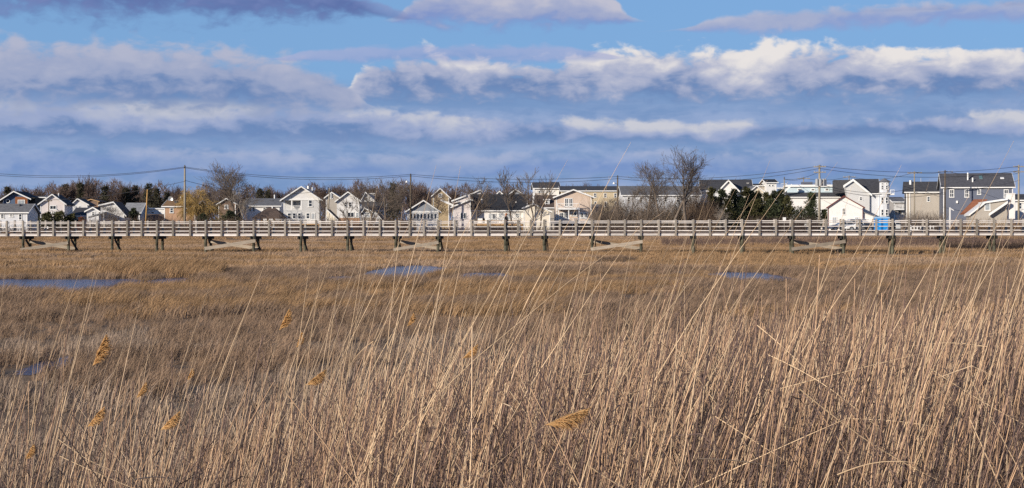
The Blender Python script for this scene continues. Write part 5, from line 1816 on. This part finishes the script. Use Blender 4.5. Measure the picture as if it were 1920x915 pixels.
def build_reeds():
    g = random.Random(5)
    lab = 'by look'
    hero = [((1190, 262), (1107, 409), 7), ((857, 305), (828, 478), 6), ((812, 305), (775, 450), 8), ((1060, 304), (965, 480), 8.5), ((1481, 293), (1385, 520), 7),
            ((1618, 295), (1460, 500), 6.5), ((1912, 262), (1775, 520), 6), ((1703, 308), (1600, 500), 8), ((917, 352), (840, 500), 7), ((1098, 355), (1020, 500), 9),
            ((1300, 400), (1205, 590), 7), ((1268, 392), (1160, 470), 6), ((1455, 335), (1280, 560), 6.5), ((1450, 345), (1330, 520), 7.5), ((1395, 365), (1320, 560), 8), ((1895, 360), (1720, 640), 6.5),
            ((1905, 400), (1810, 560), 7), ((1880, 330), (1800, 480), 9), ((1560, 470), (1480, 620), 7), ((1210, 425), (1085, 600), 6), ((1000, 410), (930, 560), 8),
            ((756, 385), (745, 480), 8), ((530, 446), (440, 660), 8), ((592, 440), (575, 560), 9), ((190, 490), (150, 590), 9), ((320, 585), (230, 790), 8),
            ((375, 520), (325, 680), 9), ((72, 590), (40, 720), 9), ((160, 500), (115, 700), 8.5), ((108, 545), (70, 700), 10), ((240, 560), (215, 700), 10),
            ((480, 545), (415, 700), 9), ((622, 545), (560, 690), 9), ((620, 480), (600, 600), 9), ((650, 470), (630, 600), 10), ((700, 455), (680, 560), 9),
            ((790, 430), (760, 560), 8), ((880, 420), (850, 560), 8), ((1420, 520), (1340, 660), 6), ((1640, 420), (1545, 560), 7)]
    for t, l, Y in hero:
        P = reed_path(t, l, Y)
        P[:, 1] += np.linspace(0, g.uniform(-.4, .6), len(P))
        add_reed(P, g.uniform(.0034, .0044) * (Y / 7) ** .3, None, lab)
    # random tall stems: density and height follow the photograph
    n = 0
    while n < 205:
        px = g.uniform(-60, 1980)
        keep = np.interp(px, [0, 150, 420, 600, 700, 900, 1150, 1350, 1500, 1900], [.35, .45, .25, .5, .8, 1, .9, .7, .65, .9])
        if g.random() > keep:
            continue
        lo, hi = (470, 700) if px < 600 else (390, 620)
        ty = hi - (hi - lo) * g.random() ** 1.5
        if px > 700 and g.random() < .12:
            ty = g.uniform(330, 400)
        Y = g.uniform(5.6, 11)
        lean = g.uniform(.16, .58) if px > 650 else g.uniform(.1, .4)
        L_ = 170
        P = reed_path((px, ty), (px - lean * L_, ty + L_), Y)
        if P[-1, 2] < .5:
            continue
        P[:, 1] += np.linspace(0, g.uniform(-.5, .6), len(P))
        P[1:-1, 0] += np.array([g.gauss(0, .006) for _ in range(len(P) - 2)])
        add_reed(P, g.uniform(.0025, .0039), None, lab)
        n += 1
    # fallen and bent stems lying across the bed
    fallen = [((1440, 665), (1620, 790), 5.5), ((1740, 688), (1920, 800), 6), ((1440, 735), (1690, 650), 5.5), ((1280, 700), (1460, 690), 7), ((1500, 730), (1760, 900), 5),
              ((780, 652), (1010, 815), 6.5), ((975, 720), (1060, 860), 6), ((1060, 710), (1280, 690), 8), ((1570, 890), (1690, 850), 4.8), ((1420, 610), (1500, 690), 6.5),
              ((1850, 650), (1730, 655), 7), ((1590, 785), (1740, 788), 6), ((1100, 870), (1240, 940), 5), ((1700, 760), (1920, 700), 6.5), ((110, 824), (240, 880), 6),
              ((112, 855), (300, 925), 6), ((250, 900), (330, 915), 5.5), ((590, 730), (660, 800), 7), ((700, 640), (640, 700), 8), ((1310, 860), (1560, 930), 4.8),
              ((1290, 920), (1560, 760), 5.2), ((960, 640), (1090, 735), 8), ((1340, 780), (1470, 860), 5.5), ((660, 820), (760, 900), 5.5)]
    for a, b, Y in fallen:
        p0 = np.array([PX(a[0], Y), Y, PZ(a[1], Y)]); p1 = np.array([PX(b[0], Y), Y + g.uniform(-.3, .5), PZ(b[1], Y)])
        t = np.linspace(0, 1, 8)[:, None]
        P = p0 + (p1 - p0) * t
        P[:, 2] -= .03 * np.sin(t[:, 0] * np.pi) * g.uniform(-1, 1)
        add_reed(P, .0024, None, 'fallen pale reed stem lying across the standing reeds', 'fallen_reed', 'reed', 'fallen reeds')
    # thick dark stems close by
    for a, b, Y, L2 in (((1588, 778), (1545, 915), 3.4, 'thick broken reed stalk snapped off among the dense reeds'), ((1060, 765), (1085, 700), 3.9, None), ((1135, 765), (1090, 905), 3.6, 'thick grey leaning reed stalk beside the feathery plume')):
        if L2 is None:
            continue
        P = reed_path(a, b, Y)
        add_reed(P, .0062, None, L2, group=None)
    # reeds that still carry a plume: (plume base, plume tip, distance)
    plumes = [((1022, 797), (1108, 764), 4.75, 'reed with big pale feathery plume blown flat over the bed'), ((524, 619), (543, 578), 8, 'reed with upright golden plume above open marsh grass'),
              ((174, 686), (200, 626), 7.5, 'reed with tall golden plume beside the small pool'), ((301, 806), (338, 770), 5.2, None), ((164, 800), (196, 762), 5.4, None),
              ((573, 722), (612, 692), 6.0, None), ((256, 746), (274, 716), 6.2, None), ((352, 712), (362, 690), 7, None), ((764, 612), (776, 586), 7, None),
              ((47, 862), (64, 832), 5.2, None), ((556, 652), (566, 622), 13, None), ((868, 672), (896, 645), 6, None)]
    for k, (a, b, Y, L2) in enumerate(plumes):
        p0 = np.array([PX(a[0], Y), Y, PZ(a[1], Y)]); p1 = np.array([PX(b[0], Y), Y, PZ(b[1], Y)])
        d = p1 - p0; ln = np.linalg.norm(d)
        low = (a[0] - (b[0] - a[0]) * .9 - 6, a[1] + max(40, (a[1] - b[1]) * 2.0))
        P = reed_path(a, low, Y)
        root = empty('plumed_reed', (P[0, 0], Y, 0))
        tag(root, L2 or 'reed carrying a small faded golden plume low in the bed', 'reed', None if L2 else 'small plumed reeds')
        off = np.array([P[0, 0], Y, 0])
        add_reed(P - off, .0036 * (Y / 7) ** .5, root, name='stem')
        q = np.random.default_rng(200 + k)
        n = 700
        t = q.random(n) ** .85
        side = np.array([d[2], 0, -d[0]]) / ln          # droops to the lee side
        fat = ln * .34 * np.sin(np.pi * np.clip(t * .86 + .14, 0, 1)) ** .8
        base = p0 + d * t[:, None] * .85
        out = side[None] * (fat * q.uniform(-.12, 1.0, n))[:, None] + np.array([0, 1, 0])[None] * (fat * q.normal(0, .35, n))[:, None]
        tip = base + d[None] * q.uniform(.12, .34, n)[:, None] * (1 - t * .5)[:, None] + out
        mid = base + (tip - base) * .5 + d[None] * .05 + out * .08
        Pp = np.stack([base, mid, tip], 1) - off
        v, qd = strands(Pp, np.stack([np.full(n, .0014), np.full(n, .0012), np.full(n, .0003)], -1) * (Y / 6) ** .7, 3)
        link_mesh('plume', np_mesh('plume', v, quads=qd), PLUME, root)


build_reeds()


def build_reed_bed():
    g = np.random.default_rng(77)
    half = .50

    def pts(Y0, Y1, n):
        Y = np.sqrt(g.uniform(Y0 ** 2, Y1 ** 2, n))
        return g.uniform(-half, half, n) * Y, Y
    X, Y = pts(4.9, 21, 28000)
    px = CX + X / Y * F
    top = np.interp(px, [-300, 0, 250, 450, 600, 750, 900, 1100, 1300, 1500, 1700, 1920, 2200], [750, 750, 765, 750, 715, 680, 650, 635, 612, 595, 585, 585, 585])
    top = top + 40 * (vnoise(X, Y, 1.3, 4) - .5) * 2
    # the bed thins out to the left and ends before the open marsh
    ymax = np.interp(px, [-300, 200, 500, 800, 1100, 1400, 1920], [11.5, 11, 12.5, 15, 17, 19, 20.5])
    keep = Y < ymax * (.8 + .3 * vnoise(X, Y, 1.7, 9))
    keep &= g.random(len(X)) < np.interp(px, [-300, 0, 400, 700, 1100], [.42, .42, .58, .82, .95]) * np.clip(.3 + 1.35 * vnoise(X, Y, .7, 41), 0, 1)
    X, Y, px, top = X[keep], Y[keep], px[keep], top[keep]
    n = len(X)
    ty = top + g.gamma(1.6, 55, n) - 25 - (g.random(n) < .10) * g.uniform(0, 130, n)
    zt = np.clip(CZ + (HY - ty) / F * Y, .25, 2.5)
    K = 6
    t = np.linspace(0, 1, K)
    lean = np.clip(g.normal(.17, .13, n) + .18 * (vnoise(X, Y, .9, 42) - .5), -.3, .6)
    odd = g.random(n) < .22
    lean = np.where(odd, np.clip(g.normal(.0, .4, n), -.6, .75), lean)
    zt = np.where(odd, zt * .9, zt)
    ly = g.normal(.0, .12, n)
    P = np.stack([X[:, None] + (lean * zt)[:, None] * t ** 1.25, Y[:, None] + (ly * zt)[:, None] * t, -.04 + (zt + .04)[:, None] * t], -1)
    P[:, 1:-1, 0] += g.normal(0, .008, (n, K - 2))
    r = (g.uniform(.0018, .0037, n) * (.8 + .03 * Y))[:, None] * np.linspace(1, .6, K)
    v, q = strands(P, r, 4)
    pal = np.array([[.60, .39, .235], [.46, .295, .185], [.325, .205, .145], [.17, .112, .094], [.08, .056, .05], [.72, .52, .33]])  # darkest and palest tones also put shadowed gaps and sunlit stems into the colour
    c = pal[g.choice(6, n, p=[.17, .16, .17, .2, .18, .12])] * g.uniform(.8, 1.2, (n, 1))
    c = np.repeat(np.concatenate([c, np.ones((n, 1))], 1), K * 4, 0)
    o = link_mesh('reed_bed', np_mesh('reed_bed', v, quads=q, colors=c), REED_BED)
    tag(o, 'dense bed of dry broken straw coloured reed stems', 'reeds', kind='stuff')
    # dead leaves and litter hanging between the stems
    n = 75000
    i = g.integers(0, len(X), n)
    f = g.random(n) ** .9
    z = zt[i] * f * .92
    b = np.stack([X[i] + lean[i] * zt[i] * f ** 1.25, Y[i], z], -1) + g.normal(0, .02, (n, 3))
    ln = np.where(g.random(n) < .15, g.uniform(.15, .38, n), g.uniform(.04, .16, n))
    a = g.uniform(0, 2 * np.pi, n)
    d = np.stack([np.cos(a) * .5 + .25, np.sin(a) * .5, g.normal(.1, .75, n)], -1)
    d /= np.linalg.norm(d, axis=1, keepdims=True)
    m_ = b + d * (ln * .55)[:, None]
    tp = b + d * ln[:, None] + np.stack([np.zeros(n), np.zeros(n), -ln * .35], -1)
    w = np.cross(d, g.normal(0, 1, (n, 3))); w /= np.linalg.norm(w, axis=1, keepdims=True)
    w *= g.uniform(.001, .003, n)[:, None]
    v = np.stack([b - w * .6, b + w * .6, m_ - w, m_ + w, tp], 1).reshape(-1, 3)
    k = np.arange(n) * 5
    tr = np.concatenate([np.stack([k, k + 1, k + 3], -1), np.stack([k, k + 3, k + 2], -1), np.stack([k + 2, k + 3, k + 4], -1)])
    pal = np.array([[.15, .098, .08], [.095, .064, .056], [.24, .155, .105], [.06, .042, .038], [.56, .42, .28]])  # mostly dark leaf colours, which also paint in shade deep in the bed
    c = pal[g.choice(5, n, p=[.3, .3, .16, .2, .04])]
    c = np.repeat(np.concatenate([c, np.ones((n, 1))], 1), 5, 0)
    o = link_mesh('dead_leaves', np_mesh('dead_leaves', v, tris=tr, colors=c), REED_BED)
    tag(o, 'withered brown leaves and litter among the reed stems', 'leaves', kind='stuff')


build_reed_bed()
